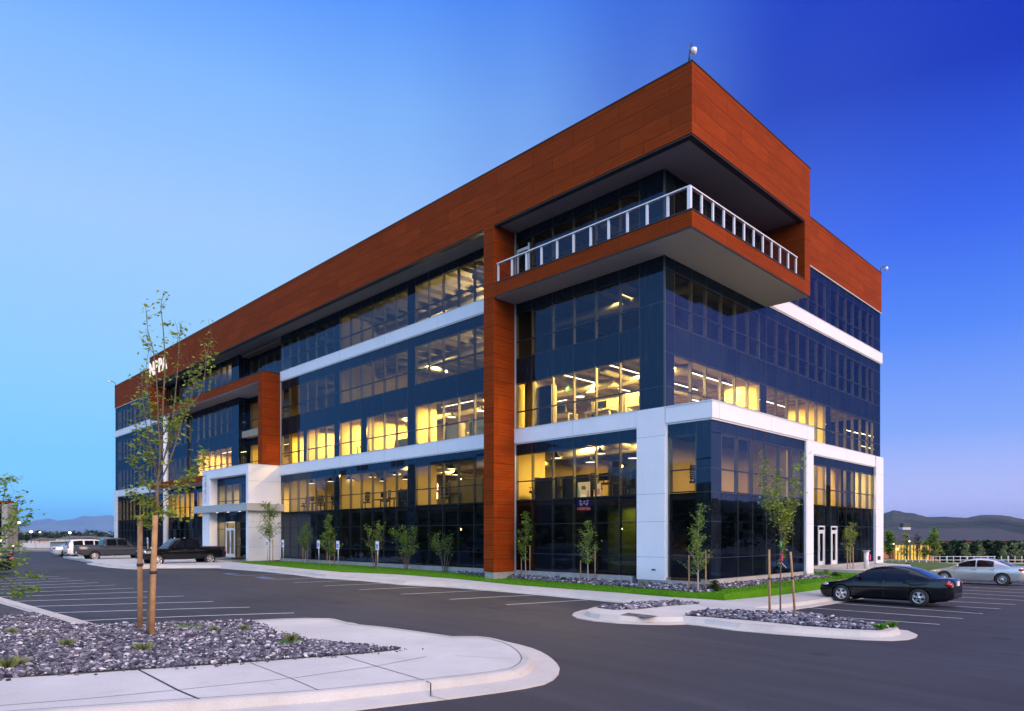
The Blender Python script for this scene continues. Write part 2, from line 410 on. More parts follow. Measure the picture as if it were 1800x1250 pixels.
glow = W.mix(1, glow, west, 'ADD')
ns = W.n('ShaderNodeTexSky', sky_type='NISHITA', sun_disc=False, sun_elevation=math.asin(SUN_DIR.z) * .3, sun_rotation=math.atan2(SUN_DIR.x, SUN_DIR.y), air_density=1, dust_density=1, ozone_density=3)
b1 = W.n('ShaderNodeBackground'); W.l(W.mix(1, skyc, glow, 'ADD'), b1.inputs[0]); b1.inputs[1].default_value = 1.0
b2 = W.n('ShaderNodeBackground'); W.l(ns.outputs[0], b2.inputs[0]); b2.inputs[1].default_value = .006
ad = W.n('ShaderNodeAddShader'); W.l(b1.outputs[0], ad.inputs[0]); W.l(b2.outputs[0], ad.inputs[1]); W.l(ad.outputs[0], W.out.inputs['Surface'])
sl = bpy.data.lights.new('sun', 'SUN'); sl.energy = 4.3; sl.angle = R(40); sl.color = (1, .74, .52)
so = bpy.data.objects.new('sun', sl); C.objects.link(so); so.rotation_euler = SUN_DIR.to_track_quat('Z', 'Y').to_euler(); so.location = (-60, -120, 60)
sc.view_settings.view_transform = 'Standard'; sc.view_settings.look = 'None'; sc.view_settings.exposure = 0; sc.view_settings.gamma = 1
sc.cycles.use_denoising = True
sc.cycles.max_bounces = 10; sc.cycles.transparent_max_bounces = 24; sc.cycles.caustics_reflective = False; sc.cycles.caustics_refractive = False
sc.cycles.sample_clamp_indirect = 6

# ---------------------------------------------------------------- ground
def gfar(x, y):
    return GZ(x, y) - .02
def TZ(x, y):                                        # land drops away beyond the building on the right
    v = Vector((x, y, 0)) - CAM; d = v.dot(FWD); l = v.dot(RGT)
    return -.98 - 2.9 * ss((d - 48) / 110) * ss((l - d * .42) / 25)
mb = MB(); n = 160
rr = [0, 25, 40, 60, 75, 90, 110, 130, 160, 200, 260, 420, 700, 1200, 2200, 4200]
for i, r_ in enumerate(rr):
    for k in range(n):
        a = 2 * PI * k / n; x = r_ * math.cos(a); y = 30 + r_ * math.sin(a); mb.v.append((x, y, TZ(x, y) - .27))
for i in range(len(rr) - 1):
    for k in range(n): mb.f.append((i * n + k, (i + 1) * n + k, (i + 1) * n + (k + 1) % n, i * n + (k + 1) % n))
mb.m = [0] * len(mb.f); mb.sm = [False] * len(mb.f)
tag(mb.build('ground', M['dry_ground']), kind='structure')
ASPH = [(-60, -60), (62, -60), (62, -4.2), (18, -4.2), (2, 2), (2, 84), (-8, 100), (-60, 100)]
tag(patch(ASPH, lambda x, y: GZ(x, y) - .02, 1.6, 'car_park', None).build('car_park', M['asphalt']), kind='structure')

# foreground pavement island
K = .15
OUT = [(0, 1053), (159, 1099.5), (360, 1091.5), (436, 1090), (497, 1087), (536, 1086), (580, 1086.4), (592, 1088), (624, 1096.4), (678, 1101.8), (740, 1110), (796, 1117.9), (820, 1117.6),
       (841, 1117.9), (862, 1120), (879, 1123.7), (898, 1129), (910, 1134), (920, 1140), (927, 1146), (932, 1152), (934.5, 1158), (931, 1166), (922, 1173), (910, 1178), (885, 1182.5), (848, 1187.5), (755, 1198), (675, 1206), (572, 1216.7), (400, 1229), (200, 1243), (0, 1257)]
W3 = [at(x, y, K) for x, y in OUT]
d = (W3[0] - W3[1]).normalized(); W3.insert(0, W3[0] + d * 14)
d = (W3[-1] - W3[-4]).normalized(); W3.append(W3[-1] + d * 7); W3.append(W3[-1] + Vector((-9, 8, 0)))
ISL = [(p.x, p.y) for p in W3]
top = lambda dz: (lambda x, y: GZ(x, y) + dz)
def shrink(P, dd):
    n = len(P); o = []
    A = sum(P[i][0] * P[(i + 1) % n][1] - P[(i + 1) % n][0] * P[i][1] for i in range(n))
    s_ = 1 if A > 0 else -1
    for i in range(n):
        a = Vector(P[i - 1]); b = Vector(P[i]); c = Vector(P[(i + 1) % n])
        e1 = (b - a).normalized(); e2 = (c - b).normalized(); nn = Vector((-(e1.y + e2.y), e1.x + e2.x))
        nn = nn.normalized() * s_ if nn.length > 1e-6 else Vector((-e1.y, e1.x)) * s_
        cosv = max(.45, nn.dot(Vector((-e1.y, e1.x)) * s_)); q = b + nn * dd / cosv; o.append((q.x, q.y))
    return o
def kerb_ring(P, wtop, slope, gut, name, base=-.06, joints=2.4, skip=None):
    """rounded kerb round polygon P: outer top edge at P, sloping face outwards, gutter pan beyond"""
    rows = [(shrink(P, wtop), K), (shrink(P, .05), K + .002), (P, K - .018), (shrink(P, -slope * .6), .03), (shrink(P, -slope - gut), .006), (shrink(P, -slope - gut - .01), base)]
    vs = []; fs = []; n = len(P)
    for Q, dz in rows:
        for q in Q: vs.append((q[0], q[1], GZ(*q) + dz))
    for j in range(len(rows) - 1):
        for i in range(n): fs.append((j * n + i, j * n + (i + 1) % n, (j + 1) * n + (i + 1) % n, (j + 1) * n + i))
    m = MB(); m.add(vs, fs, 0, False); return m
def dense(P, s=.5):
    o = []
    for i in range(len(P)):
        a = Vector(P[i]); b = Vector(P[(i + 1) % len(P)]); k = max(1, int((b - a).length / s))
        for j in range(k): q = a.lerp(b, j / k); o.append((q.x, q.y))
    return o
tag(patch(shrink(dense(ISL), .17), top(K - .004), .6, '', None, skirt=top(-.05)).build('pavement', M['concrete']), kind='structure')
bj = dense(ISL, .3); bi = shrink(bj, .185); bo = shrink(bj, .172); jj = MB()
for i in range(len(bj)): k_ = (i + 1) % len(bj); jj.quad(*[(*q, GZ(*q) + K + .0035) for q in (bi[i], bo[i], bo[k_], bi[k_])])
tag(jj.build('kerb_joint', M['dark_trim']), kind='structure')
tag(kerb_ring(dense(ISL, .22), .18, .09, .42, 'k').build('kerb', M['kerb_concrete'], recalc=True), kind='structure')
# score lines: thin grooves between the slabs
def groove(pts, name='pavement_joint', w_=.012, dz=K + .001):
    m = MB()
    for a, b in zip(pts[:-1], pts[1:]):
        A = at(*a, dz); B = at(*b, dz); t = (B - A).normalized(); s_ = Vector((-t.y, t.x, 0)) * w_
        k = max(1, int((B - A).length / .5)); q = [A.lerp(B, i / k) for i in range(k + 1)]
        for i in range(k):
            m.quad(q[i] - s_, q[i] + s_, q[i + 1] + s_, q[i + 1] - s_)
    return m
jm = MB()
for pts, ww in (([(244, 1177), (311, 1212), (352, 1229.5)], .016), ([(0, 1240), (150, 1228), (311, 1212.5), (520, 1191), (660, 1171), (749, 1154)], .007), ([(606, 1153.5), (664, 1171.5), (737, 1193), (752, 1198)], .008),
            ([(440, 1165), (511, 1192), (560, 1213)], .006), ([(800, 1152), (905, 1158.5)], .005)):
    q = groove(pts, w_=ww); jm.add(q.v, q.f)
kj = [at(752, 1198, K + .006), at(757, 1201, K - .008), at(757, 1222.5, .032), at(795, 1233, .014)]
for a_, b_ in zip(kj[:-1], kj[1:]):
    s_ = RGT * .011; jm.quad(a_ - s_, a_ + s_, b_ + s_, b_ - s_)
tag(jm.build('pavement_joints', M['dark_trim']), kind='structure')

def rocks(P, hf, nn, size, seed, name='gravel', jit=.5):
    rng = np.random.default_rng(seed); P = [tuple(p[:2]) for p in P]
    xs = [p[0] for p in P]; ys = [p[1] for p in P]; cen = []
    while len(cen) < nn:
        x = rng.uniform(min(xs), max(xs)); y = rng.uniform(min(ys), max(ys))
        if inpoly(x, y, P): cen.append((x, y, hf(x, y)))
    cen = np.array(cen)
    base = np.array([(1, 0, 0), (-1, 0, 0), (0, 1, 0), (0, -1, 0), (0, 0, 1), (0, 0, -1)], float)
    f0 = np.array([(0, 2, 4), (2, 1, 4), (1, 3, 4), (3, 0, 4), (2, 0, 5), (1, 2, 5), (3, 1, 5), (0, 3, 5)])
    ico = bmesh.new(); bmesh.ops.create_icosphere(ico, subdivisions=1, radius=1); base = np.array([v.co[:] for v in ico.verts]); f0 = np.array([[v.index for v in f.verts] for f in ico.faces]); ico.free()
    k = len(base); s = size * rng.lognormal(0, .35, nn).clip(.45, 2.2)
    sc3 = np.stack([s * rng.uniform(.7, 1.4, nn), s * rng.uniform(.6, 1.1, nn), s * rng.uniform(.4, .8, nn)], 1)
    v = base[None] * rng.uniform(.68, 1.2, (nn, k, 1)) * sc3[:, None]
    ang = rng.uniform(0, 2 * PI, nn); tl = rng.normal(0, .5, nn)
    ct, st = np.cos(tl)[:, None], np.sin(tl)[:, None]; y2 = v[..., 1] * ct - v[..., 2] * st; z2 = v[..., 1] * st + v[..., 2] * ct
    ca, sa = np.cos(ang)[:, None], np.sin(ang)[:, None]; x3 = v[..., 0] * ca - y2 * sa; y3 = v[..., 0] * sa + y2 * ca
    V = np.stack([x3, y3, z2 + (s * rng.uniform(0, jit, nn))[:, None]], 2) + cen[:, None]
    F = (f0[None] + (np.arange(nn) * k)[:, None, None]).reshape(-1, 3)
    m = MB(); m.v = V.reshape(-1, 3).tolist(); m.f = F.tolist(); m.m = [0] * len(m.f); m.sm = [False] * len(m.f)
    m.att = np.repeat(rng.uniform(0, 1, nn), k)
    return tag(m.build(name, M['gravel_rock']), kind='stuff', label='loose grey and purple crushed rock mulch')
GR = [(0, 1061), (60, 1079), (131, 1101), (200, 1099), (311, 1095), (436, 1092.5), (470, 1104), (482.7, 1110), (531, 1123.7), (606.7, 1133), (675.6, 1138.5), (704, 1141.6), (668.7, 1146), (606.7, 1151.5), (503, 1159), (400, 1166.7), (244, 1177), (133, 1185), (0, 1192.5)]
G3 = [at(x, y, K) for x, y in GR]
d = (G3[0] - G3[1]).normalized(); G3.insert(0, G3[0] + d * 9); d = (G3[-1] - G3[-3]).normalized(); G3.append(G3[-1] + d * 4); G3.append(G3[-1] + Vector((-6, 6, 0)))
GP = [(p.x, p.y) for p in G3]
tag(patch(GP, top(K + .01), .5, '', None).build('gravel_bed', M['gravel_base']), kind='structure')
near = [tuple(at(x, y, K)[:2]) for x, y in [(-60, 1090), (60, 1079), (131, 1101), (311, 1095), (436, 1092.5), (482, 1110), (531, 1123.7), (606, 1133), (704, 1141.6), (606.7, 1151.5), (400, 1166.7), (244, 1177), (0, 1192.5), (-60, 1198)]]
rocks(near, top(K + .02), 30000, .028, 3)
spill = shrink(near, -.22); rocks(spill[4:] + near[4:][::-1], top(K + .004), 130, .02, 4, jit=.2)

# pavement along the building and the kerbed island on the right
KERB = [(389, 994), (477, 1000), (531, 1005), (573, 1010), (653, 1015), (714, 1021), (800, 1025.6), (896, 1033), (989, 1041), (1060, 1047.5), (1103, 1051.5), (1145, 1054.5), (1125, 1058.5), (1111, 1060.5), (1087, 1063), (1060, 1065), (1045, 1067), (1034, 1070.5), (1032, 1074), (1039, 1077.5), (1055, 1080), (1090, 1083), (1122, 1084.5), (1160, 1085), (1200, 1084.5), (1240, 1088), (1300, 1095.5), (1360, 1100.5), (1420, 1104.5), (1511, 1110), (1545, 1111), (1564, 1110), (1576, 1107), (1579, 1104), (1573, 1100), (1533, 1096.5), (1471, 1086), (1413, 1076.5), (1350, 1069), (1322, 1068), (1350, 1065), (1400, 1059), (1453, 1051.5)]
KW = [at(x, y, K) for x, y in KERB]
e0 = KW[-1]; KW.append(Vector((34, e0.y, 0)))
LAWN_IN = [(1444, 1036), (1355.6, 1047.8), (1273, 1055.5), (1175.6, 1049.4), (1087, 1042), (1000, 1035.6), (900, 1027.8), (800, 1017.5), (702, 1010), (604, 1006), (531, 999.5), (428, 989.8), (405, 987)]
LW = [at(x, y, K) for x, y in LAWN_IN]
KPOLY = [(p.x, p.y) for p in KW] + [(34, LW[0].y)] + [(p.x, p.y) for p in LW]
kn = len(KW)
tag(patch(KPOLY, top(K), .9, '', None, skirt=top(-.05)).build('pavement', M['concrete']), kind='structure')
def kerb_strip(P, slope=.08, gut=.38, base=-.06):
    """open kerb: P = outer top edge, ground to the right-hand side of travel"""
    P = [Vector(p[:2]) for p in P]; Q = []
    for a, b in zip(P[:-1], P[1:]):
        k = max(1, int((b - a).length / .6)); Q += [a.lerp(b, i / k) for i in range(k)]
    Q.append(P[-1]); n = len(Q); rows = []
    for off, dz in ((-.16, K + .003), (-.03, K + .003), (0.01, K - .02), (slope, .02), (slope + gut, .006), (slope + gut + .01, base)):
        row = []
        for i in range(n):
            t = (Q[min(i + 1, n - 1)] - Q[max(i - 1, 0)]).normalized(); nn = Vector((t.y, -t.x)); q = Q[i] + nn * off
            row.append((q.x, q.y, GZ(q.x, q.y) + dz))
        rows.append(row)
    m = MB(); fs = [(j * n + i, j * n + i + 1, (j + 1) * n + i + 1, (j + 1) * n + i) for j in range(5) for i in range(n - 1)]
    return m.add([q for r_ in rows for q in r_], fs, 0, False)
kp = [tuple(p[:2]) for p in KW]
sgn = 1
tag(kerb_strip(kp).build('kerb', M['kerb_concrete'], recalc=True), kind='structure')
# steel drain cover at the ramp
q = [at(x, y, K + .006) for x, y in ((1090, 1081), (1105, 1077), (1158, 1083), (1142, 1086.5))]
tag(MB().quad(*q).build('drain_cover', M['steel_plate']), 'dark steel drain plate set in the kerb ramp of the right island', 'drain cover')
BG1 = [(1047.6, 1068.4), (1090, 1065.8), (1115, 1061.3), (1140, 1059.6), (1184.4, 1058.7), (1229, 1061.3), (1175.6, 1065), (1122, 1071), (1079.6, 1072)]
BG2 = [(1204, 1082.3), (1229, 1076.4), (1264, 1073.8), (1320, 1077), (1377.8, 1078.5), (1413, 1079), (1471, 1087.8), (1533, 1099), (1560, 1104), (1545, 1108), (1489, 1106), (1418, 1100.5), (1311, 1090), (1240, 1084.5)]
for i, B in enumerate((BG1, BG2)):
    Q = [tuple(at(x, y, K)[:2]) for x, y in B]
    tag(patch(Q, top(K + .012), .4, '', None).build('gravel_bed', M['gravel_base']), kind='structure')
    rocks(Q, top(K + .02), (2200, 5000)[i], .045, 11 + i)
# planting strip: gravel next to the wall, lawn next to the path
LAWN_W = [at(x, y, .14) for x, y in LAWN_IN]
GRAV_B = [(815.6, 1009.5), (855.6, 1012.5), (922, 1019), (1011, 1025.6), (1086.7, 1031), (1175.6, 1038), (1229, 1041.8), (1252, 1040), (1271.6, 1035.6), (1300, 1033.8), (1380, 1022), (1427.6, 1017.6), (1455, 1016)]
GB = [at(x, y, 0, BZ) for x, y in GRAV_B]
bed = [(p.x, p.y) for p in GB] + [(11.5, -2.6), (10.2, -2.0), (-.02, -2.0), (-.02, 9), (-.02, 13), (-.4, 13.5)]
tag(patch(bed, lambda x, y: BZ(x, y) + .012, .5, '', None).build('gravel_bed', M['gravel_base']), kind='structure')
rocks(bed, lambda x, y: BZ(x, y) + .02, 9000, .05, 21)
lawn = [(p.x, p.y) for p in LAWN_W[:]] + [(-2.3, 34.4), (.2, 34.6), (.2, 12), (-.5, 13.4)] + [(p.x, p.y) for p in GB] + [(13.6, -4.2)]
LAWNP = lawn
tag(patch(lawn, lambda x, y: BZ(x, y) + .008, .7, '', None, skirt=top(K - .05)).build('lawn', M['lawn']), kind='structure')
def blades(P, hf, nn, h, seed, wd=.012):
    rng = np.random.default_rng(seed); xs = [p[0] for p in P]; ys = [p[1] for p in P]; m = MB(); att = []
    c = 0
    while c < nn:
        x = rng.uniform(min(xs), max(xs)); y = rng.uniform(min(ys), max(ys))
        if not inpoly(x, y, P): continue
        z = hf(x, y); a = rng.uniform(0, 2 * PI); hh = h * rng.uniform(.6, 1.3); lx, ly = rng.normal(0, .4 * h, 2)
        m.v += [(x - wd * math.cos(a), y - wd * math.sin(a), z), (x + wd * math.cos(a), y + wd * math.sin(a), z), (x + lx, y + ly, z + hh)]
        m.f.append((3 * c, 3 * c + 1, 3 * c + 2)); att += [rng.uniform(0, .5)] * 2 + [rng.uniform(.3, 1)]; c += 1
    m.m = [0] * c; m.sm = [False] * c; m.att = att
    return m
tag(blades(lawn, BZ, 42000, .07, 5, .016).build('grass', M['grass_blade']), kind='stuff', label='short bright green lawn grass beside the building')
# entrance plazas
PL = [(-3.2, 34.6), (-2.0, 34.6), (-2.0, 45), (-3.2, 62), (-.1, 62), (-.1, 80), (-14, 80)]
def poly_px(L, dz=0, hf=GZ): return [tuple(at(x, y, dz, hf)[:2]) for x, y in L]
plaza = poly_px([(389, 994), (262, 994.5), (242, 996), (200, 993), (168, 988.5), (164, 987)], K) + [(-9, 62), (-.05, 62), (-.05, 34.6), (-2.2, 34.5)] + poly_px([(428, 989.8)], K)
tag(patch(plaza, lambda x, y: GZ(x, y) + K - .006, .9, '', None, skirt=top(-.05)).build('pavement', M['concrete']), kind='structure')
tag(kerb_strip([tuple(p) for p in plaza[:6]][::-1]).build('kerb', M['kerb_concrete'], recalc=True), kind='structure')
ent = [(15.6, -.1), (15.6, -3.0), (23.5, -3.0), (26, -2.2), (27.2, -.1)]
tag(patch(ent, lambda x, y: -.16, 1, '', None, skirt=lambda x, y: -1).build('pavement', M['concrete']), kind='structure')
# raised lawn and stone edge beside the rear door
tag(patch([(10.6, -2.3), (11.2, -3.9), (15.4, -4.1), (18.5, -4.1), (18.3, -3.0), (15.6, -3.0), (15.6, -.05), (10.1, -.05)], lambda x, y: -.36, .8, '', None, skirt=lambda x, y: -1.1).build('lawn', M['lawn']), kind='structure')
tag(blades([(10.8, -2.3), (11.2, -3.9), (15.4, -4.1), (18.5, -4.1), (18.3, -3.05), (15.55, -3.0), (15.55, -.15), (10.2, -.15)], lambda x, y: -.36, 6000, .08, 6, .016).build('grass', M['grass_blade']), kind='stuff', label='patch of lawn beside the rear entrance')
tag(blades([(15, -6.1), (15, -4.15), (34, -4.15), (34, -6.0)], lambda x, y: GZ(x, y) + K, 3, .05, 8).build('grass', M['grass_blade']), kind='stuff', label='few grass blades in the far verge')

# painted bay lines
lm = MB()
def stripe(A, B, wd=.05, m=0):
    A = Vector(A); B = Vector(B); t = (B - A).normalized(); s_ = Vector((-t.y, t.x)) * wd; k = max(1, int((B - A).length / .8))
    q = [A.lerp(B, i / k) for i in range(k + 1)]
    z = lambda p: (p.x, p.y, GZ(p.x, p.y) - .006)
    for i in range(k): lm.quad(z(q[i] - s_), z(q[i + 1] - s_), z(q[i + 1] + s_), z(q[i] + s_), m)
def spx(a, b, **k): stripe(at(*a)[:2], at(*b)[:2], **k)
for a, b in [((136, 1091), (517, 1077)), ((88, 1077), (439, 1067)), ((48, 1066), (375.5, 1057)), ((18, 1057), (323, 1047.5)), ((0, 1049), (270, 1039.5)), ((0, 1042.5), (236, 1033.6)), ((0, 1036), (202.7, 1028.2)), ((0, 1031), (172.8, 1023.9)), ((0, 1026), (147.6, 1019.6)), ((0, 1021), (122, 1016)), ((0, 1017), (104, 1013))]: spx(a, b, wd=.055)
for a, b in [((890, 1062.7), (1052, 1053.2)), ((791, 1053.3), (950, 1045.2)), ((704.4, 1044.4), (864, 1037.2)), ((631, 1036.5), (785, 1030)), ((569, 1029.7), (712, 1024.3)), ((516.5, 1024), (663, 1019)), ((472.5, 1018.7), (616, 1014.6)), ((411, 1011.5), (555, 1008.8))]: spx(a, b)
yl = at(1453, 1051.5).y - .5
for a, b in [((1413.3, 1079.8), (1652, 1097.3)), ((1411, 1067), (1692.7, 1087.1)), ((1459, 1059.3), (1728, 1078.5)), ((1490, 1055), (1758.5, 1070)), ((1530, 1050), (1785, 1062.4))]: spx(a, b)
p4 = at(1758.5, 1070); p5 = at(1785, 1062.4); sp = 2.35
for k in range(1, 9): stripe((p5.x + sp * k, yl), (p5.x + sp * k, p5.y))
for q in [((446, 1014.5), (466, 1018.8), (486, 1016.5), (463, 1013.2)), ((390, 1008.5), (404, 1011), (422, 1009.5), (404, 1007.4))]:
    lm.add([at(*p, -.004) for p in q], [(0, 1, 2, 3)], 1)
tag(lm.build('parking_lines', [M['line_paint'], M['blue_paint']], recalc=True), kind='structure')
# ---------------------------------------------------------------- the office building
BL = thing('office_building', 'five storey dark glass office block with wood clad roof band and lit yellow windows', 'building')
class PF:                                            # a facade plane; o = distance outwards
    def __init__(s, ax, c): s.ax = ax; s.c = c
    def P(s, u, z, o=0): return (s.c - o, u, z) if s.ax == 'x' else (u, s.c - o, z)
    def quad(s, mb, u0, u1, z0, z1, o=0, m=0):
        q = [s.P(u0, z0, o), s.P(u1, z0, o), s.P(u1, z1, o), s.P(u0, z1, o)]
        if s.ax == 'x': q = q[::-1]
        mb.quad(*q, m)
    def box(s, mb, u0, u1, z0, z1, o0, o1, m=0):
        if s.ax == 'x': mb.box(s.c - o1, s.c - o0, u0, u1, z0, z1, m)
        else: mb.box(u0, u1, s.c - o1, s.c - o0, z0, z1, m)
def window(pf, u0, u1, z0, z1, mull=(), tr=(), jo=True):
    mb = MB(); pf.quad(mb, u0, u1, z0, z1); wn = mb.build('window', M['ground_glass' if z0 < 3 and pf.c != -1.95 else 'window_glass'], BL)
    f = MB(); h = .028
    for u in mull: pf.box(f, u - h, u + h, z0 + .05, z1 - .05, -.17, -.015, 0)
    for u in (u0 + h, u1 - h): pf.box(f, u - h, u + h, z0, z1, -.17, -.015, 0)
    cuts = [u0 + 2 * h] + [q for u in mull for q in (u - h, u + h)] + [u1 - 2 * h]
    for z in list(tr) + [z0 + .025, z1 - .025]:
        for a, b in zip(cuts[::2], cuts[1::2]): pf.box(f, a, b, z - .025, z + .025, -.13, -.015, 1)
    if jo:
        for u in mull: pf.box(f, u - .011, u + .011, z0, z1, .002, .009, 2)
        for z in tr: pf.box(f, u0, u1, z - .009, z + .009, .003, .006, 2)
    f.build('frame', [M['mullion_alu'], M['dark_trim'], M['joint_grey']], wn)
    return wn
def spandrel(pf, rects, joints=(), hj=(), o=0):
    for (u0, u1, z0, z1) in rects:
        mb = MB(); pf.quad(mb, u0, u1, z0, z1, o, 0)
        for u in joints:
            if u0 < u < u1: pf.box(mb, u - .01, u + .01, z0, z1, .002, .009, 1)
        for z in hj:
            if z0 <= z <= z1: pf.box(mb, u0, u1, z - .009, z + .009, .003, .006, 1)
        mb.build('spandrel_panel', [M['spandrel_glass'], M['joint_grey']], BL)
ZR = {1: (.04, 3.5, (.88, 2.36)), 2: (3.55, 5.97, (4.55,)), 3: (7.25, 9.6, (8.15,)), 4: (10.86, 13.2, (11.75,)), 5: (14.55, 16.9, (15.4,))}
LX = PF('x', 0); RY = PF('y', 0)
MA = (2.36, 3.73, 5.06, 6.4, 7.78); MBB = (10.85, 12.19, 13.54, 14.9, 16.23); MC = (19.52, 20.86, 22.2, 23.53, 24.87); MD = (28.16, 29.55, 30.85, 32.22, 33.57)
BAY_L = [(1.24, 8.93, MA), (9.72, 17.53, MBB), (18.28, 26.22, MC), (26.91, 34.82, MD)]
for k, (z0, z1, tr) in ZR.items():
    for i, (a, b, mm) in enumerate(BAY_L):
        if k == 3 and i >= 2:
            cut = ((22.79, 23.4), (30.8, 31.3))[i - 2]
            window(LX, a, cut[0], z0, z1, [m for m in mm if m < cut[0] - .1], tr); window(LX, cut[1], b, z0, z1, [m for m in mm if m > cut[1] + .1], tr)
        else: window(LX, a, b, z0, z1, mm, tr)
allm = list(MA + MBB + MC + MD)
zb = [(3.5, 3.55), (5.97, 6.52), (9.6, 10.86), (13.2, 13.84), (16.9, 17.37)]
for (a, b, mm) in [(0.002, 8.97, MA), (9.68, 17.9, MBB), (17.9, 26.6, MC), (26.6, 34.9, MD)]:
    spandrel(LX, [(a, b, z0, z1) for z0, z1 in zb], list(mm) + [1.24, 17.53, 18.28, 26.22])
for a, b in ((0.002, 1.24), (8.93, 9.72), (17.53, 18.28), (26.22, 26.91), (34.82, 34.9)):
    spandrel(LX, [(a, b, 6.53 if a < 1 else .04, 17.36)], (), (8.15, 11.75, 15.4, .88, 2.36), o=.003)
spandrel(LX, [(22.79, 23.4, 7.25, 9.6), (30.8, 31.3, 7.25, 9.6)])
spandrel(LX, [(0.002, 9.4, 13.84, 14.55), (.002, 9.4, 6.52, 6.53)])
# right facade
MR = ((2.21, 3.48, 4.9, 6.28, 7.6), (10.87, 12.23, 13.57, 14.95, 16.22), (19.51, 20.85, 22.13, 23.51, 24.87))
BAY_R = [(.75, 8.86, MR[0]), (9.58, 17.51, MR[1]), (18.26, 25.9, MR[2])]
for k, (z0, z1, tr) in ZR.items():
    for i, (a, b, mm) in enumerate(BAY_R):
        if k <= 2 and i == 0: continue
        if k == 1 and i == 1: window(RY, 10.1, 16.3, z0, z1, [10.87, 12.23, 13.57, 14.95], tr); window(RY, 17.32, 17.51, z0, z1, (), tr); continue
        if k == 1 and i == 2: window(RY, 19.3, b, z0, z1, mm, tr); continue
        window(RY, a, b, z0, z1, mm, tr)
for (a, b, mm) in [(.002, 9.2, MR[0]), (9.2, 17.9, MR[1]), (17.9, 27.25, MR[2])]:
    spandrel(RY, [(a, b, z0, z1) for z0, z1 in zb], list(mm) + [.75, 8.86, 9.58, 17.51, 18.26, 25.9], (13.2, 9.62, 10.84))
for a, b in ((.002, .75), (8.86, 9.58), (17.51, 18.26), (25.9, 27.25)):
    spandrel(RY, [(a, b, 7.2 if a < 9 else 3.5, 17.36)], (), (8.15, 11.75, 15.4), o=.003)
spandrel(RY, [(.002, 9.7, 13.84, 14.55)], MR[0])
# corner trims
tr = MB(); tr.box(-.035, .035, -.035, .035, 7.26, 13.7); tr.box(-.035, .035, -.035, .035, 14.46, 17.34); tr.build('corner_trim', M['joint_grey'], BL)
# left recess, projecting box and far wing
EX = PF('x', .85); FX = PF('x', -.02); EY = PF('y', 42.7)
EM = (36.7, 38.0, 39.4, 40.8); F1 = (45.3, 46.6, 47.95, 49.3, 50.7); F2 = (54.2, 55.5, 56.9, 58.2, 59.4); G1 = (63.1, 64.4, 65.7, 67.0, 68.3); G2 = (71.6, 72.9, 74.2, 75.5, 76.8)
for k, (z0, z1, t_) in ZR.items():
    if k <= 2:
        window(FX, 44.2, 52.1, z0, z1, F1, t_); window(FX, 52.9, 60.2, z0, z1, F2, t_)
    else:
        window(EX, 35.2, 42.3, z0, z1, EM, t_); window(FX, 44.2, 52.1, z0, z1, F1, t_); window(FX, 52.9, 60.2, z0, z1, F2, t_)
    for a, b, mm in ((61.8, 69.6, G1), (70.3, 77.6, G2)): window(LX, a, b, z0, z1, mm, t_)
zall = zb + [(6.52, 7.25), (13.84, 14.55)]
spandrel(EX, [(34.9, 42.7, z0, z1) for z0, z1 in zall[1:]], EM)
spandrel(EX, [(a, b, 7.2, 17.36) for a, b in ((34.9, 35.2), (42.3, 42.7))], o=.003)
spandrel(EY, [(-.018, .85, .04, 17.37)], (.4,), (9.6, 10.86, 13.2, 7.25, 14.55))
spandrel(FX, [(42.7, 60.6, z0, z1) for z0, z1 in zall], F1 + F2)
spandrel(FX, [(a, b, .04, 17.36) for a, b in ((42.7, 44.2), (52.1, 52.9), (60.2, 60.6))], o=.003)
for a, b, mm in ((60.62, 69.95, G1), (69.95, 78.6, G2)):
    spandrel(LX, [(a, b, z0, z1) for z0, z1 in zb], mm)
spandrel(LX, [(a, b, .04, 17.36) for a, b in ((60.62, 61.8), (69.6, 70.3), (77.6, 78.6))], o=.003)
em = MB(); em.box(.0, 27.2, 78.6, 78.7, -.2, 17.37); em.box(27.2, 27.3, .02, 78.6, -.2, 17.37); em.build('wall', M['spandrel_glass'], BL)
# plinth
pb = MB(); pb.box(-.09, .4, 1.6, 34.9, -1.3, .0); pb.box(-.06, .4, 60.6, 78.7, -1.3, 0); pb.box(.02, 9.1, -2.12, -1.7, -1.3, .0); pb.box(-.08, .02, -2.14, 1.3, -1.3, -.1); pb.box(9.1, 10.0, -2.3, 0, -1.3, -.1)
pb.box(10.0, 25.9, -.05, .3, -1.3, 0); pb.box(25.9, 27.5, -.22, .3, -1.3, -.12); pb.box(-.1, .3, 43.9, 60.6, -1.3, .03)
pb.box(-1.5, 0, 9.0, 9.66, -1.3, -.07)
pb.build('plinth', M['plinth'], BL)
# white bands
def band(pf, u0, u1, z0, z1, pr=.11, seams=()):
    mb = MB(); pf.box(mb, u0, u1, z0, z1, .001, pr); pf.box(mb, u0, u1, z0 - .06, z0 - .002, .001, pr - .05, 1)
    pf.box(mb, u0 - .01, u1 + .01, z1 + .001, z1 + .03, .001, pr + .02, 2)
    for u in seams: pf.box(mb, u - .006, u + .006, z0, z1, pr, pr + .002, 3)
    return mb.build('white_band', [M['white_panel'], M['white_metal'], M['white_metal'], M['soffit_grey']], BL)
band(LX, 9.72, 34.86, 6.52, 7.23, seams=(15.2, 20.6, 26.0, 31.4)); band(LX, 9.72, 34.86, 13.84, 14.53, seams=(15.2, 20.6, 26.0, 31.4))
band(LX, 1.34, 8.93, 6.52, 7.23, seams=(5.0,)); band(LX, 60.7, 78.72, 6.52, 7.23); band(LX, 60.7, 78.72, 13.84, 14.53)
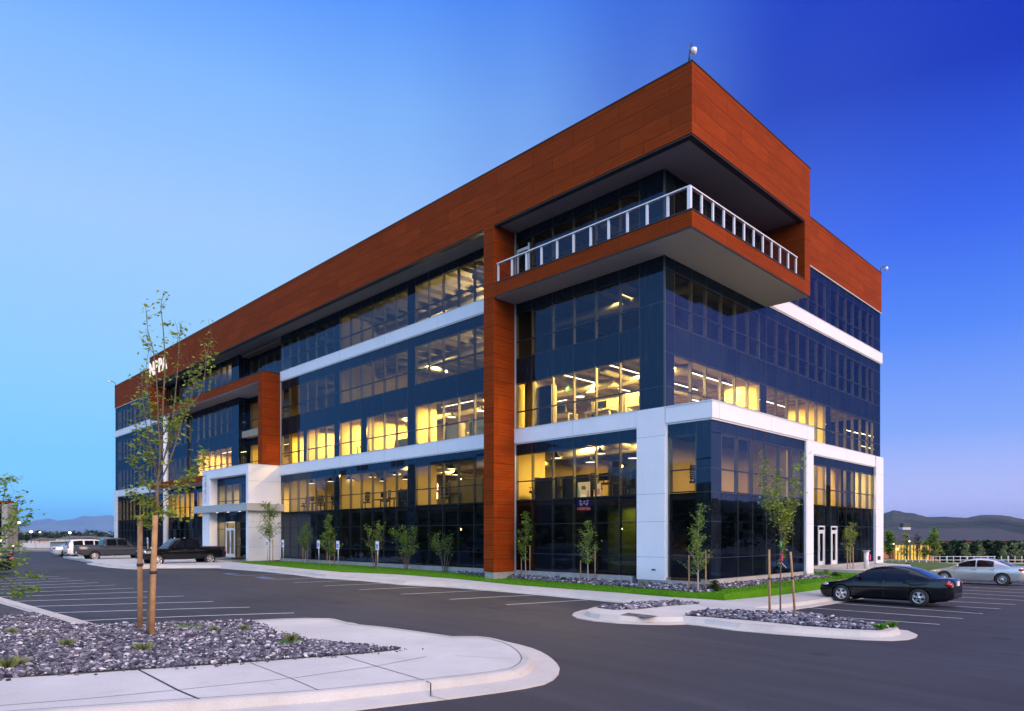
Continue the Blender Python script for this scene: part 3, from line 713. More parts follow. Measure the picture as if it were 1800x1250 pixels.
band(RY, 9.75, 27.4, 13.84, 14.53, seams=(15, 21)); band(RY, 10.0, 25.9, 6.52, 7.23, seams=(15, 20.5))
def col(b, seams, nm='white_column'):
    x0, x1, y0, y1, z0, z1 = b; mb = MB(); mb.box(*b)
    for z in seams: mb.box(x0 - .002, x1 + .002, y0 - .002, y1 + .002, z - .007, z + .007, 1)
    return mb.build(nm, [M['white_panel'], M['soffit_grey']], BL)
ZS = (.86, 2.38, 3.56, 6.03)
col((-.13, .35, -.09, 1.33, -.12, 7.235), ZS); col((25.92, 27.43, -.16, 1.2, -.12, 7.235), ZS)
col((-.13, .4, 77.7, 78.8, -.1, 7.235), ZS)
# corner pavilion
CP = PF('y', -2.18); CM = (2.26, 3.6, 4.92, 6.33, 7.68)
for z0, z1, t_, a in ((.04, 2.36, (.88,), .8), (2.36, 3.55, (), .8), (3.57, 5.97, (4.52,), .83)):
    window(CP, a, 9.05, z0, z1, CM, t_); window(LX, -1.52, -.24, z0, z1, (), t_)
spandrel(CP, [(.002, .83, .04, 5.97), (.002, 9.1, 5.97, 6.45)], list(CM) + [.83], (.88, 2.36, 3.56, 4.52, 5.97))
spandrel(LX, [(-2.18, -1.52, .04, 5.97), (-2.18, -.1, 5.97, 6.45)], (-1.52,), (.88, 2.36, 3.56, 4.52))
cp = MB(); cp.box(-.12, 9.99, -2.3, -.12, 6.53, 7.2, 0); cp.box(-.15, 10.02, -2.33, -.125, 7.2, 7.235, 1); cp.box(9.18, 9.97, -2.28, -.02, -.12, 6.53, 0)
cp.box(-.07, 9.17, -2.25, -2.185, 6.46, 6.528, 1); cp.box(9.1, 9.178, -2.26, -2.1, .0, 6.46, 1); cp.box(-.06, .0, -2.18, -.1, 6.46, 6.528, 1); cp.box(-.05, .0, -.17, -.092, 0, 6.46, 1)
for z in (.86, 2.36): cp.box(9.178, 9.972, -2.283, -.02, z - .007, z + .007, 2)
for x in (.45, 5.2, 9.2): cp.box(x - .006, x + .006, -2.303, -2.2, 6.53, 7.2, 2)
cp.build('corner_portal', [M['white_panel'], M['white_metal'], M['soffit_grey']], BL)
# roof band in wood panels, soffits, balcony frame
rf = MB(); T = .24
rf.box(-1.53, -1.53 + T, -2.22, 61.0, 17.36, 20.13); rf.box(-1.53 + T, 9.69, -2.22, -2.22 + T, 17.36, 20.13); rf.box(9.69 - T, 9.69, -2.22 + T, 0, 17.36, 20.13)
rf.box(9.69, 27.36, -.06, .2, 17.38, 20.17); rf.box(27.12, 27.36, .2, 78.8, 17.38, 20.17); rf.box(-.06, .2, 61.0, 78.8, 17.38, 20.17); rf.box(.2, 27.1, 78.6, 78.8, 17.38, 20.17); rf.box(-1.53 + T, -.06, 60.76, 61.0, 17.36, 20.13)
rf.build('roof_band', M['wood_panel'], BL)
cpg = MB(); cpg.box(-1.56, -1.27, -2.25, 61.03, 20.13, 20.17); cpg.box(-1.27, 9.72, -2.25, -1.96, 20.13, 20.17); cpg.box(9.72, 27.39, -.09, .22, 20.17, 20.2); cpg.box(-.09, .22, 61.05, 78.83, 20.17, 20.2)
cpg.build('coping', M['dark_trim'], BL)
so_ = MB(); so_.box(-1.28, .9, -1.97, 60.9, 17.42, 17.6); so_.box(.9, 9.6, -1.97, .4, 17.42, 17.6); so_.build('soffit', M['soffit_grey'], BL)
dk = MB(); dk.box(-1.5, -1.22, -2.19, 60.95, 17.3, 17.355); dk.box(-1.22, 9.66, -2.19, -1.92, 17.3, 17.355); dk.box(10, 27.36, -.08, .02, 17.33, 17.378, 1); dk.box(-.08, .02, 61.05, 78.8, 17.33, 17.378, 1)
dk.build('edge_trim', [M['dark_trim'], M['white_metal']], BL)
rs = MB(); rs.box(.05, 27.1, .05, 78.5, 17.6, 17.9); rs.build('roof', M['slab'], BL)
wc = MB(); wc.box(-1.53, -.0, 8.955, 9.7, -.04, 13.72); wc.box(-1.53, 0, 8.955, 9.7, 13.72, 17.36)
wc.build('wood_column', M['wood_panel'], BL)
mt = MB(); mt.box(-.07, -.005, 8.895, 8.95, 0, 13.7); mt.box(-.07, -.005, 8.895, 8.95, 14.45, 17.38); mt.build('corner_trim', M['canopy_metal'], BL)
bal = MB(); bal.box(-1.53, 9.69, -2.22, -.004, 13.76, 14.4); bal.box(-1.53, -.004, -.004, 8.955, 13.76, 14.4); bal.box(9.04, 9.69, -2.22, -.004, 14.4, 17.36)
bb = bal.build('balcony', M['wood_panel'], BL)
bs = MB(); bs.box(-1.45, 9.6, -2.14, -.004, 13.70, 13.757, 0); bs.box(-1.45, -.004, -.004, 8.95, 13.70, 13.757, 0); bs.box(-1.52, 9.6, -2.21, -2.14, 13.725, 13.758, 1); bs.box(-1.52, -1.45, -2.14, 8.95, 13.725, 13.758, 1)
bs.build('soffit', [M['soffit_grey'], M['dark_trim']], bb)
bc = MB(); bc.box(-1.56, 9.04, -2.25, -1.95, 14.402, 14.44); bc.box(-1.56, -1.26, -1.95, 8.95, 14.402, 14.44); bc.build('coping', M['dark_trim'], bb)
# railing
RZ0, RZ1 = 14.44, 15.4
for i in range(12):
    p = MB(); y = -2.0 + i * (8.84 + 2.0) / 11
    if i: p.box(-1.36, -1.29, y - .05, y + .05, RZ0, RZ1)
    else: p.box(-1.4, -1.26, y - .07, y + .07, RZ0, RZ1)
    p.build('railing_post', M['white_metal'], bb)
for i in range(1, 12):
    p = MB(); x = -1.33 + i * (8.5 + 1.33) / 11; p.box(x - .05, x + .05, -2.035, -1.965, RZ0, RZ1); p.build('railing_post', M['white_metal'], bb)
p = MB(); p.box(-1.4, -1.26, -2.07, 8.9, RZ1, RZ1 + .05); p.box(-1.26, 8.56, -2.07, -1.93, RZ1, RZ1 + .05); p.build('handrail', M['white_metal'], bb)
p = MB()
for k in range(9):
    z = RZ0 + .1 + k * .095; p.box(-1.333, -1.327, -2, 8.85, z, z + .006); p.box(-1.33, 8.5, -2.003, -1.997, z, z + .006)
p.build('railing_cables', M['cable_dark'], bb)
# balcony door
bd = MB(); yb0, yb1 = 7.9, 8.78
bd.box(-.06, -.01, yb0, yb0 + .09, 14.45, 16.6); bd.box(-.06, -.01, yb1 - .09, yb1, 14.45, 16.45); bd.box(-.06, -.01, yb0 + .09, yb1 - .09, 16.3, 16.45)
bd.build('balcony_door', M['white_metal'], BL)
# brown frame over the entrance
fr_ = MB(); fr_.box(-1.53, -.03, 34.92, 35.65, 7.23, 14.42); fr_.box(-1.53, -.03, 35.65, 61.0, 13.76, 14.42); fr_.box(-1.53, -.03, 60.3, 61.0, 14.42, 17.36)
fr_.box(-1.53, -.03, 43.95, 60.9, 6.52, 7.1)
fo = fr_.build('wood_frame', M['wood_panel'], BL)
fs = MB(); fs.box(-1.48, .8, 35.66, 42.66, 13.7, 13.757); fs.box(-1.48, -.03, 42.66, 60.95, 13.7, 13.757); fs.box(-1.48, -.03, 43.96, 60.85, 6.46, 6.517); fs.box(-1.56, 0, 34.9, 61.02, 14.422, 14.45, 1)
fs.build('soffit', [M['soffit_grey'], M['dark_trim']], fo)
fc = MB(); fc.box(-.07, -.005, 34.86, 34.915, 7.24, 13.8); fc.build('corner_trim', M['canopy_metal'], BL)
rc = MB(); rc.tube([(-1.2, 57.2, -.6), (-1.2, 57.2, 13.7)], .24, 20); rc.build('round_column', M['white_panel'], BL)
# entrance portal
EP = PF('x', -1.95)
ep = MB(); ep.box(-2.61, 0, 34.93, 35.35, -.15, 6.5); ep.box(-2.61, -.0, 42.46, 43.94, -.15, 6.5); ep.box(-2.61, 0, 34.93, 43.94, 6.5, 7.2); ep.box(-2.64, 0, 34.9, 43.97, 7.2, 7.235, 1)
for z in (.9, 2.38, 5.95): ep.box(-2.612, -.002, 34.928, 35.0, z - .007, z + .007, 2); ep.box(-2.612, -2.0, 43.0, 43.942, z - .007, z + .007, 2)
ep.build('entrance_portal', [M['white_panel'], M['white_metal'], M['soffit_grey']], BL)
window(EP, 35.35, 42.46, 4.2, 5.95, (36.7, 38.1, 39.5, 40.9), (4.6,)); spandrel(EP, [(35.35, 42.46, 5.95, 6.5), (35.35, 42.46, 2.9, 4.2)], (36.7, 38.1, 39.5, 40.9))
yd0 = on(413, 960, 'x', -1.95).y; yd1 = on(397, 960, 'x', -1.95).y
window(EP, 35.35, yd0, .0, 2.9, (36.3,), (2.3, .88)); window(EP, yd1, 42.46, .0, 2.9, (40.9,), (2.3, .88))
def door(pf, u0, u1, z0, z1, ztr, leaves=2, parent=BL):
    f = MB(); w_ = .08
    pf.box(f, u0, u0 + w_, z0, z1, -.06, .03); pf.box(f, u1 - w_, u1, z0, z1, -.06, .03); pf.box(f, u0 + w_, u1 - w_, z1 - w_, z1, -.06, .03); pf.box(f, u0 + w_, u1 - w_, ztr, ztr + .09, -.06, .03)
    d_ = f.build('door', M['white_metal'], parent)
    n_ = leaves; lw = (u1 - u0 - 2 * w_) / n_
    for i in range(n_):
        a = u0 + w_ + i * lw + .008; b = a + lw - .016; g = MB(); s_ = .1 if leaves > 1 else .15
        pf.box(g, a, a + s_, z0 + .01, ztr - .01, -.04, .015); pf.box(g, b - s_, b, z0 + .01, ztr - .01, -.04, .015)
        pf.box(g, a + s_, b - s_, z0 + .01, z0 + .26, -.04, .015); pf.box(g, a + s_, b - s_, ztr - .12, ztr - .01, -.04, .015); pf.quad(g, a + s_, b - s_, z0 + .26, ztr - .12, -.01, 1)
        g.build('door_leaf', [M['white_metal'], M['window_glass']], d_)
        h_ = MB(); hu = (b - .05 if i == 0 and leaves > 1 else a + .05) if leaves > 1 else a + .07
        pf.box(h_, hu - .015, hu + .015, z0 + .85, z0 + 1.2, .04, .07); pf.box(h_, hu - .012, hu + .012, z0 + .87, z0 + .9, .015, .04); pf.box(h_, hu - .012, hu + .012, z0 + 1.15, z0 + 1.18, .015, .04)
        h_.build('handle', M['chrome'], d_)
    q = MB(); pf.quad(q, u0 + w_, u1 - w_, ztr + .09, z1 - w_, -.01); q.build('transom_light', M['window_glass'], d_)
    return d_
door(EP, yd0, yd1, .02, 2.88, 2.3)
door(RY, 16.33, 17.3, .0, 2.36, 2.02, 1); door(RY, 18.29, 19.27, .0, 2.36, 2.02, 1)
window(RY, 17.52, 18.27, .04, 2.36, (), (.88,)); spandrel(RY, [(16.3, 19.3, 2.36, 3.5)], (17.3, 18.29))
ca = MB(); ca.box(-3.0, -1.96, 34.3, 44.9, 3.66, 4.2); ca.box(-1.96, .0, 34.3, 34.92, 3.66, 4.2); ca.box(-1.96, -.03, 43.95, 44.9, 3.66, 4.2); ca.box(-3.03, -1.96, 34.27, 44.93, 4.2, 4.23, 1)
cao = ca.build('canopy', [M['canopy_metal'], M['white_metal']], BL)
for y in (37.2, 39.4, 41.6):
    d_ = MB(); d_.lathe([(0, 3.65), (.09, 3.65), (.1, 3.658)], (-2.3, y, 0), 14); d_.build('downlight', M['lamp_face'], cao)
    l_ = bpy.data.lights.new('downlight', 'SPOT'); l_.energy = 55; l_.color = (1, .68, .38); l_.spot_size = R(120); l_.spot_blend = .6; l_.shadow_soft_size = .08
    o = bpy.data.objects.new('downlight_lamp', l_); C.objects.link(o); o.location = (-2.3, y, 3.6)
# floors, core and cross walls
FL = [(-.3, 0), (3.3, 3.52), (6.75, 7.2), (10.2, 10.75), (14.0, 14.5), (17.2, 17.35)]
for i, (a, b) in enumerate(FL):
    s_ = MB(); s_.box(.25, 27.1, .25, 78.4, a, b)
    if i in (1, 2): s_.box(.25, 9.1, -1.9, .25, a, b)
    s_.build('floor_slab', [M['interior_floor'] if i == 0 else M['ceiling_deck']], BL)
fm = MB()
for i, (a, b) in enumerate(FL[:-1]): fm.box(.3, 27, .3, 78.3, b + .001, b + .02)
fm.build('floor_finish', M['interior_floor'], BL)
cw = MB(); cw.box(10.5, 20, 11, 76, .03, 17.18); cw.build('core_wall', M['interior_wall'], BL)
def xwall(y, x0, x1, fl, m='interior_wall', t=.12):
    b = MB(); b.box(x0, x1, y - t / 2, y + t / 2, FL[fl - 1][1] + .03, FL[fl][0] - .002); b.build('interior_wall', M[m], BL)
def ywall(x, y0, y1, fl, m='interior_wall', t=.12, h=None):
    b = MB(); z = FL[fl - 1][1] + .03; b.box(x - t / 2, x + t / 2, y0, y1, z, FL[fl][0] - .002 if h is None else z + h); b.build('interior_wall', M[m], BL)
for fl in (2, 3): xwall(9.32, .3, 2.6, fl); xwall(17.9, .3, 1.9, fl); xwall(26.56, .3, 6, fl); xwall(35.0, .95, 10.5, fl); xwall(60.6, .3, 10.5, fl)
xwall(23.1, .3, 6, 3); xwall(31.05, .3, 6, 3); ywall(6, 18, 35, 3); xwall(43.6, .3, 10, 3); ywall(4.2, 44, 60, 3); xwall(52.5, .3, 8, 3); ywall(5.5, 27, 35, 2); ywall(6.5, 36, 60, 2); xwall(52.5, .3, 7, 2)
for fl in (4, 5): xwall(43.6, .9, 10, fl); xwall(26.5, .3, 10, fl); xwall(9.32, .3, 20, fl, 'dark_trim')  # last wall is added to block lamp spill into the corner bay
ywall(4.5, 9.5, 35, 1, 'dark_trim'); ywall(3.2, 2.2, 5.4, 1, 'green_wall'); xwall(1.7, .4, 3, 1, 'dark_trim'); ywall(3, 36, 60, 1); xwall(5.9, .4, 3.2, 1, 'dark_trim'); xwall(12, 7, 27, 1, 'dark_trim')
ywall(7.5, -2, 0, 2, 'interior_wall'); xwall(8.2, 9, 27, 3); ywall(9.3, 0.3, 2.2, 3); ywall(17.9, .3, 2.5, 3); xwall(2.6, 10.2, 27, 2); xwall(.4, .6, 9, 2); ywall(9.4, .3, 5, 2); ywall(17.9, .3, 6, 2); xwall(6, 18, 26.5, 2)
for fl, zt in ((2, 6.6), (3, 10.05), (4, 13.85), (5, 17.05)):
    d_ = MB()
    for y in (4.2, 13.5, 22.3, 31): d_.tube([(1.2, y, zt - .32), (10, y, zt - .32)], .2, 12)
    d_.tube([(3.4, .8, zt - .42), (3.4, 34, zt - .42)], .24, 12)
    d_.build('air_duct', M['duct'], BL)
    j = MB()
    for k in range(30): y = .9 + k * 1.17; j.box(.35, 10.3, y - .03, y + .03, zt - .12, zt - .02); j.box(.35, 10.3, y - .012, y + .012, zt + .0, zt + .13)
    for k in range(14): x = 10.8 + k * 1.17; j.box(x - .03, x + .03, .35, 8, zt - .12, zt - .02)
    j.build('ceiling_joists', M['ceiling_deck'], BL)
def alight(x, y, z, sx, sy, e, col=(1, .76, .38)):
    l_ = bpy.data.lights.new('interior_light', 'AREA'); l_.shape = 'RECTANGLE'; l_.size = sx; l_.size_y = sy; l_.energy = e; l_.color = col
    o = bpy.data.objects.new('interior_light', l_); C.objects.link(o); o.location = (x, y, z)
# ---------------------------------------------------------------- things inside the building
def fixture(x0, y0, x1, y1, z, e, col=(1, .7, .2)):
    L = math.hypot(x1 - x0, y1 - y0); t = thing('strip_light', 'long suspended linear lamp lit inside the third floor', 'ceiling light', ((x0 + x1) / 2, (y0 + y1) / 2, z), math.atan2(y1 - y0, x1 - x0), 'linear lamps on the third floor')
    a = MB(); a.box(-L / 2, L / 2, -.05, .05, .012, .09); a.box(-L / 2 + .3, -L / 2 + .31, -.005, .005, .09, .4); a.box(L / 2 - .31, L / 2 - .3, -.005, .005, .09, .4); a.build('housing', M['desk_dark'], t)
    b = MB(); b.box(-L / 2, L / 2, -.045, .045, 0, .011); b.build('diffuser', M['strip_face'], t)
    alight((x0 + x1) / 2, (y0 + y1) / 2, z - .02, abs(x1 - x0) + .08, abs(y1 - y0) + .08, e, col)
ZL = 9.72
PW3 = 1950
fixture(.5, 6.2, 8.5, 6.2, ZL, PW3); fixture(.5, 3.4, 8.5, 3.4, ZL, PW3); fixture(1.0, 1.5, 9.0, 1.5, ZL, PW3 * .8)
fixture(1.8, 10.2, 1.8, 17.2, ZL, PW3); fixture(5.5, 10.2, 5.5, 17.2, ZL, PW3 * .7)
fixture(2.5, 18.8, 2.5, 22.3, ZL, PW3 * .75); fixture(2.5, 24, 2.5, 26, ZL, PW3 * .5); fixture(2.5, 27.2, 2.5, 30.4, ZL, PW3 * .6); fixture(2.5, 31.8, 2.5, 34.2, ZL, PW3 * .45)
fixture(3.2, 36, 3.2, 42, ZL, PW3 * .5); fixture(2, 45, 2, 51.5, ZL, PW3 * .7)
fixture(10.5, 2.2, 17, 2.2, ZL, PW3 * .5); fixture(10.5, 5, 17, 5, ZL, PW3 * .4); fixture(19, 3.0, 25.5, 3.0, ZL, PW3 * .6)
# general lighting of the other floors, with added uplights
PW2 = 800
for x, y in ((3, 2.5), (3, 6.5), (3, 13.5), (6.5, 13.5), (3, 22), (6.5, 22), (3, 31), (3, 40), (3, 48), (3, 56), (3, 66), (4.5, -1.0), (2, -1), (7, -1), (11.5, 1.4), (15.5, 1.4), (20, 1.4), (24, 1.4)):
    alight(x, y, 6.55, 1.2, 1.2, PW2 * (.3 if x > 9 else 1.8 if y < 0 else 1), (1, .72, .24))
for x, y, e in ((4, 13.5, 1000), (5, 22, 420), (6, 31, 160), (3.5, 47.5, 220), (4, 39, 140), (3, 4.5, 30)): alight(x, y, 13.7, 1.2, 1.2, e, (1, .8, .45))
for x, y, e in ((4, 14, 700), (5, 22, 110), (3.5, 47, 260)): alight(x, y, 14.9, 1.0, 1.0, e, (1, .82, .5))  # uplights added near the fifth floor slab to brighten its ceiling, no fixture
for x, y, e in ((3.5, 13, 300), (4, 21, 90), (3, 30, 40)): alight(x, y, 11.3, 1.0, 1.0, e, (1, .8, .42))  # same for the fourth floor: added uplights without a fixture
for o in bpy.data.objects:
    if o.type == 'LIGHT' and (abs(o.location.z - 14.9) < .01 or abs(o.location.z - 11.3) < .01): o.rotation_euler = (PI, 0, 0)
alight(1.4, 8.2, 10.0, .5, .5, 160, (1, .72, .25)); alight(2.4, 3.8, 3.2, .8, .8, 28, (1, .75, .25)); alight(2, 47.5, 3.1, 2.5, .8, 60, (1, .75, .25)); alight(1.8, 41, 3.1, .5, .5, 8); alight(2, 68, 6.0, 2, 2, 40, (1, .7, .3)); alight(-1.2, 39, 5.85, .6, .6, 14, (1, .72, .25))  # the first is a fill added to brighten the wall by the wood column

def pendant(px, py, z, lit, label, group):
    p = on(px, py, 'z', z); t = thing('pendant_lamp', label, 'lamp', tuple(p), 0, group)
    a = MB(); a.lathe([(.05, .34), (.07, .3), (.1, .2), (.3, .04), (.33, 0), (.32, 0), (.28, .035), (.06, .2)], n=16); a.tube([(0, 0, .34), (0, 0, .34 + (6.58 - z if z < 7 else 10.1 - z) - .1)], .012, 6)
    a.build('lamp_shade', M['desk_dark'] if lit else M['interior_white'], t)
    b = MB(); b.lathe([(0, .015), (.27, .015), (.28, .035)], n=16); b.build('bulb', M['lamp_face'] if lit else M['interior_white'], t)
for px, py in ((978, 806), (1038, 813), (1054.5, 798), (1113, 806), (793.7, 824.7), (744.6, 831), (756, 839), (801, 835), (616, 843.7), (655, 839), (638.4, 850.4), (672.7, 846), (697, 835), (713, 843), (547.8, 850), (580.6, 846.7), (1198.7, 798.4), (1213, 819.7)):
    pendant(px, py, 5.7, True, 'lit black dome pendant lamp hanging on the second floor', 'dome lamps on the second floor')
for px, py in ((1018.7, 698), (793.7, 733.7), (785, 751), (846, 723)):
    pendant(px, py, 9.2, True, 'lit dome pendant lamp hanging on the bright third floor', 'dome lamps on the third floor')
for px, py in ((1080, 681.3), (1040.4, 691.6)):
    pendant(px, py, 9.2, False, 'pale unlit dome lamp hanging on the third floor by the corner', 'unlit dome lamps on the third floor')
def bulb(px, py, dep, label):
    r = ray(px, py); p = CAM + r * dep; t = thing('bare_bulb', label, 'lamp', tuple(p))
    a = MB(); a.lathe([(0, -.07), (.05, -.05), (.07, 0), (.04, .05), (.02, .07)], n=10); a.build('bulb', M['bulb'], t); a = MB(); a.tube([(0, 0, .07), (0, 0, .3)], .02, 6); a.build('lamp_holder', M['desk_dark'], t)
bulb(784.5, 653, 42.5, 'bright glaring bulb behind the fourth floor window left of the wood column')
bulb(1092.5, 819.5, 33.5, 'glaring bulb on the second floor near the white corner column')
bulb(623, 860, 50, 'glaring bulb on the second floor beside the dark pier'); bulb(640.5, 865, 50, 'second glaring bulb low on the second floor left of the middle bay')
bulb(810, 843.5, 42, 'glaring bulb on the second floor near the wood column'); bulb(809.5, 930.5, 43, 'glaring bulb on the dark ground floor near the wood column')
bulb(1092, 929.5, 33.5, 'glaring bulb on the ground floor beside the green wall')
tb = thing('tube_chandelier', 'cluster of glowing vertical tube lamps hanging on the second floor', 'lamp', tuple(on(757, 865, 'x', 2.2)))
for dy, z0, z1 in ((-.9, -.2, .75), (-.5, -.75, .25), (-.2, -.1, 1.15), (.35, -.5, .3), (.75, .1, 1.0), (1.1, -.2, .6), (1.5, .1, .9)):
    a = MB(); a.tube([(.15 * math.sin(9 * dy), dy, z0 + .3), (.15 * math.sin(9 * dy), dy, z0 * .6 + z1 * .4 + .3)], .035, 8); a.build('tube_lamp', M['tube_glow'], tb)
def desk(x, y, z, rz=0, white=False, fl=2):
    t = thing('office_desk', ('pale' if white else 'dark') + f' office desk standing on the {"second" if fl == 2 else "third" if fl == 3 else "ground"} floor by the window', 'desk', (x, y, z), rz, f'desks on floor {fl}')
    m = M['desk_white' if white else 'desk_dark']; a = MB(); a.box(-.8, .8, -.38, .38, .7, .74); a.build('desk_top', m, t)
    for sx in (-.74, .74):
        for sy in (-.32, .32): b = MB(); b.box(sx - .03, sx + .03, sy - .03, sy + .03, 0, .698); b.build('leg', m, t)
    s_ = thing('monitor', f'black computer screen on a desk on the {"second" if fl == 2 else "third" if fl == 3 else "ground"} floor', 'screen', (x, y, z + .742), rz, f'screens on floor {fl}')
    a = MB(); a.box(-.3, .3, -.02, .02, .14, .5); a.build('screen', M['screen'], s_); a = MB(); a.box(-.03, .03, 0, .03, .02, .2); a.box(-.12, .12, -.08, .1, 0, .018); a.build('stand', M['desk_dark'], s_)
def chair(x, y, z, rz, label, group, m='desk_dark'):
    t = thing('office_chair', label, 'chair', (x, y, z), rz, group)
    a = MB(); a.box(-.24, .24, -.24, .24, .44, .52); a.build('seat', M[m], t)
    b = MB(); n = 7
    for i in range(n):
        h = .6 + i * .09; c = .2 + .05 * (i / n) ** 2; wd = .23 - .012 * abs(i - 3)
        b.box(-wd, wd, c, c + .035, h, h + .07)
    b.box(-.03, .03, .2, .25, .5, .6); b.build('backrest', M[m], t)
    c = MB(); c.tube([(0, 0, .08), (0, 0, .44)], .03, 8); c.build('pillar', M['chrome'], t)
    c = MB()
    for k in range(5): a_ = k * 2 * PI / 5; c.tube([(0, 0, .1), (.28 * math.cos(a_), .28 * math.sin(a_), .06)], .02, 6); c.lathe([(0, 0), (.035, .01), (.035, .05), (0, .06)], (.28 * math.cos(a_), .28 * math.sin(a_), 0), 8)
    c.build('base', M[m], t)
    for s_ in (-1, 1): c = MB(); c.box(s_ * .27 - .025, s_ * .27 + .025, -.15, .15, .68, .71); c.box(s_ * .27 - .015, s_ * .27 + .015, .0, .04, .5, .68); c.build('armrest', M[m], t)
Z2, Z3 = 3.545, 7.225
rng = random.Random(4)
for y in (2.2, 4.2, 6.6, 8.0, 11, 15.5, 19.5, 21.5, 24, 28, 30, 32.5, 46, 49, 55, 64, 67):
    desk(rng.uniform(1.2, 2.2), y, Z2, PI / 2 + rng.uniform(-.1, .1)); chair(rng.uniform(.6, .95), y + .2, Z2, rng.uniform(-PI, PI), 'black office chair by a second floor window', 'chairs on the second floor')
for y in (2.6, 5, 7.2, 11.5, 13.5, 15.8, 24.8, 28.8, 46, 48.5): desk(rng.uniform(1.3, 2.6), y, Z3, PI / 2, True, 3)
chair(.75, 23.9, Z3, 2.2, 'black mesh office chair alone behind the third floor window', None); chair(3.4, -.4, Z2, .9, 'large black mesh chair in the corner pavilion window', None)
chair(-.6 + 1.2, -1.2, Z2, -.6, 'second black chair in the corner pavilion close to the glass', None)
chair(3.0, 1.9, Z3, PI / 2, 'red backed chair on the third floor beside the corner pier', None, 'red_fabric')
def partition(x, y, z, w_, h, rz, label, m, group=None):
    t = thing('partition', label, 'partition', (x, y, z), rz, group); a = MB(); a.box(-w_ / 2, w_ / 2, -.03, .03, .05, h); a.build('panel', M[m], t)
    a = MB(); a.box(-w_ / 2 - .02, w_ / 2 + .02, -.04, .04, h, h + .03); a.box(-w_ / 2 - .02, -w_ / 2, -.2, .2, 0, h); a.box(w_ / 2, w_ / 2 + .02, -.2, .2, 0, h); a.build('frame', M['desk_dark' if m == 'desk_dark' else 'mullion_alu'], t)
for y in (5.4, 7.4): partition(.75, y, Z2, 1.6, 1.15, PI / 2, 'low dark screen standing at the second floor window of the corner bay', 'desk_dark', 'dark screens in the corner bay')
partition(1.0, 1.9, Z2, 1.2, 1.5, PI / 2, 'dark blue cabinet like screen by the white corner column', 'block_teal'); partition(2.6, 3.6, Z2, 2.2, 1.9, PI / 2, 'tall dark screen deep in the corner bay on the second floor', 'desk_dark')
partition(1.3, 14.2, Z2, 3.0, 1.5, PI / 2, 'yellow plywood panel on the second floor next to the tube lamps', 'plywood'); partition(1.3, 11.9, Z2, 1.4, 1.55, PI / 2, 'grey panel right of the yellow plywood panel', 'block_teal')
partition(1.5, 19.8, Z2, 2.6, 1.2, PI / 2, 'dark counter like screen on the second floor in the middle bay', 'desk_dark'); partition(1.3, 12.6, Z3, 2.4, 1.3, PI / 2, 'cream partition on the third floor near the wood column', 'interior_white'); partition(1.5, 15.6, Z3, 1.5, 1.2, PI / 2, 'cream low partition beside the third floor pier', 'interior_white')
partition(2.4, 4.9, Z3, 1.6, 1.35, PI / 2, 'cream partition in the third floor corner bay', 'interior_white'); partition(2.4, 3.1, Z3, 1.3, 1.5, PI / 2, 'tall cream partition next to the red chair', 'interior_white'); partition(2, 21, Z3, 2.6, .95, PI / 2, 'dark table front in the third floor meeting room', 'block_teal')
partition(.9, 7.6, Z3, 1.0, 2.2, PI / 2, 'dark glass door panel open on the third floor beside the wood column', 'screen'); partition(.8, 8.6, Z3, .5, 2.5, PI / 2, 'narrow orange wood panel on the third floor beside the wood column', 'plywood')
def tv(x, y, z, w_, h, rz, label):
    t = thing('wall_screen', label, 'screen', (x, y, z), rz); a = MB(); a.box(-w_ / 2, w_ / 2, -.03, .03, 0, h); a.build('screen', M['screen'], t); a = MB(); a.box(-.2, .2, .03, .12, h * .3, h * .7); a.build('bracket', M['desk_dark'], t)
tv(2.2, 27.2, 8.1, 1.3, .8, 0, 'black wall screen in the lit third floor room'); tv(3.5, 30.9, 4.6, 1.4, .8, 0, 'black screen on the left of the second floor meeting room'); tv(4.6, 29.5, 4.6, 1.3, .8, PI / 2, 'black screen on the right of the second floor meeting room')
for px, py, z, lb in ((997.6, 683.5, 9.3, 'green exit sign on the third floor in the corner bay'), (746.5, 739.5, 9.2, 'green exit sign on the third floor beside the pier')):
    p = on(px, py, 'z', z); t = thing('exit_sign', lb, 'sign', tuple(p), -PI / 2 - .5); a = MB(); a.box(-.2, .2, -.02, .02, -.12, .12); a.build('lit_panel', M['exit_green'], t); text_obj('EXIT', .17, .003, 'lettering', M['white_glow'], t, (0, -.024, 0), (PI / 2, 0, 0))
# glowing board added for a billboard mirrored in the corner bay glass
pb_ = on(1026.5, 868, 'x', .12); t = thing('mirrored_poster', 'lit poster with cream picture, blue band and red band standing in for a billboard mirrored in the corner bay window', 'poster', tuple(pb_), 0)
a = MB(); a.box(-.02, .02, -.36, .36, -.25, .55); a.build('picture', M['poster_cream'], t)
for nm, pts, m in (('brown_shape', [(.12, .2), (-.1, .18), (-.15, .28), (-.05, .38), (.1, .37), (.15, .28)], 'poster_brown'), ('white_shape', [(.26, -.2), (-.22, -.22), (-.1, -.04), (.1, -.02)], 'poster_white'), ('pink_shape', [(-.2, -.2), (-.34, -.2), (-.3, .18), (-.24, .12)], 'poster_pink'), ('green_shape', [(.34, -.2), (.24, -.2), (.24, .1), (.34, .45)], 'poster_green')):
    a = MB(); a.add([(-.024, y, z) for y, z in pts], [tuple(range(len(pts)))]); a.build(nm, M[m], t)
a = MB(); a.box(-.02, .02, -.38, .38, -.58, -.255); a.build('blue_band', M['poster_blue'], t); a = MB(); a.box(-.02, .02, -.36, .36, -.82, -.6); a.build('red_band', M['poster_red'], t)
text_obj('1-W30/10m', .17, .002, 'lettering', M['poster_white'], t, (-.026, 0, -.71), (PI / 2, 0, -PI / 2))
a = MB()
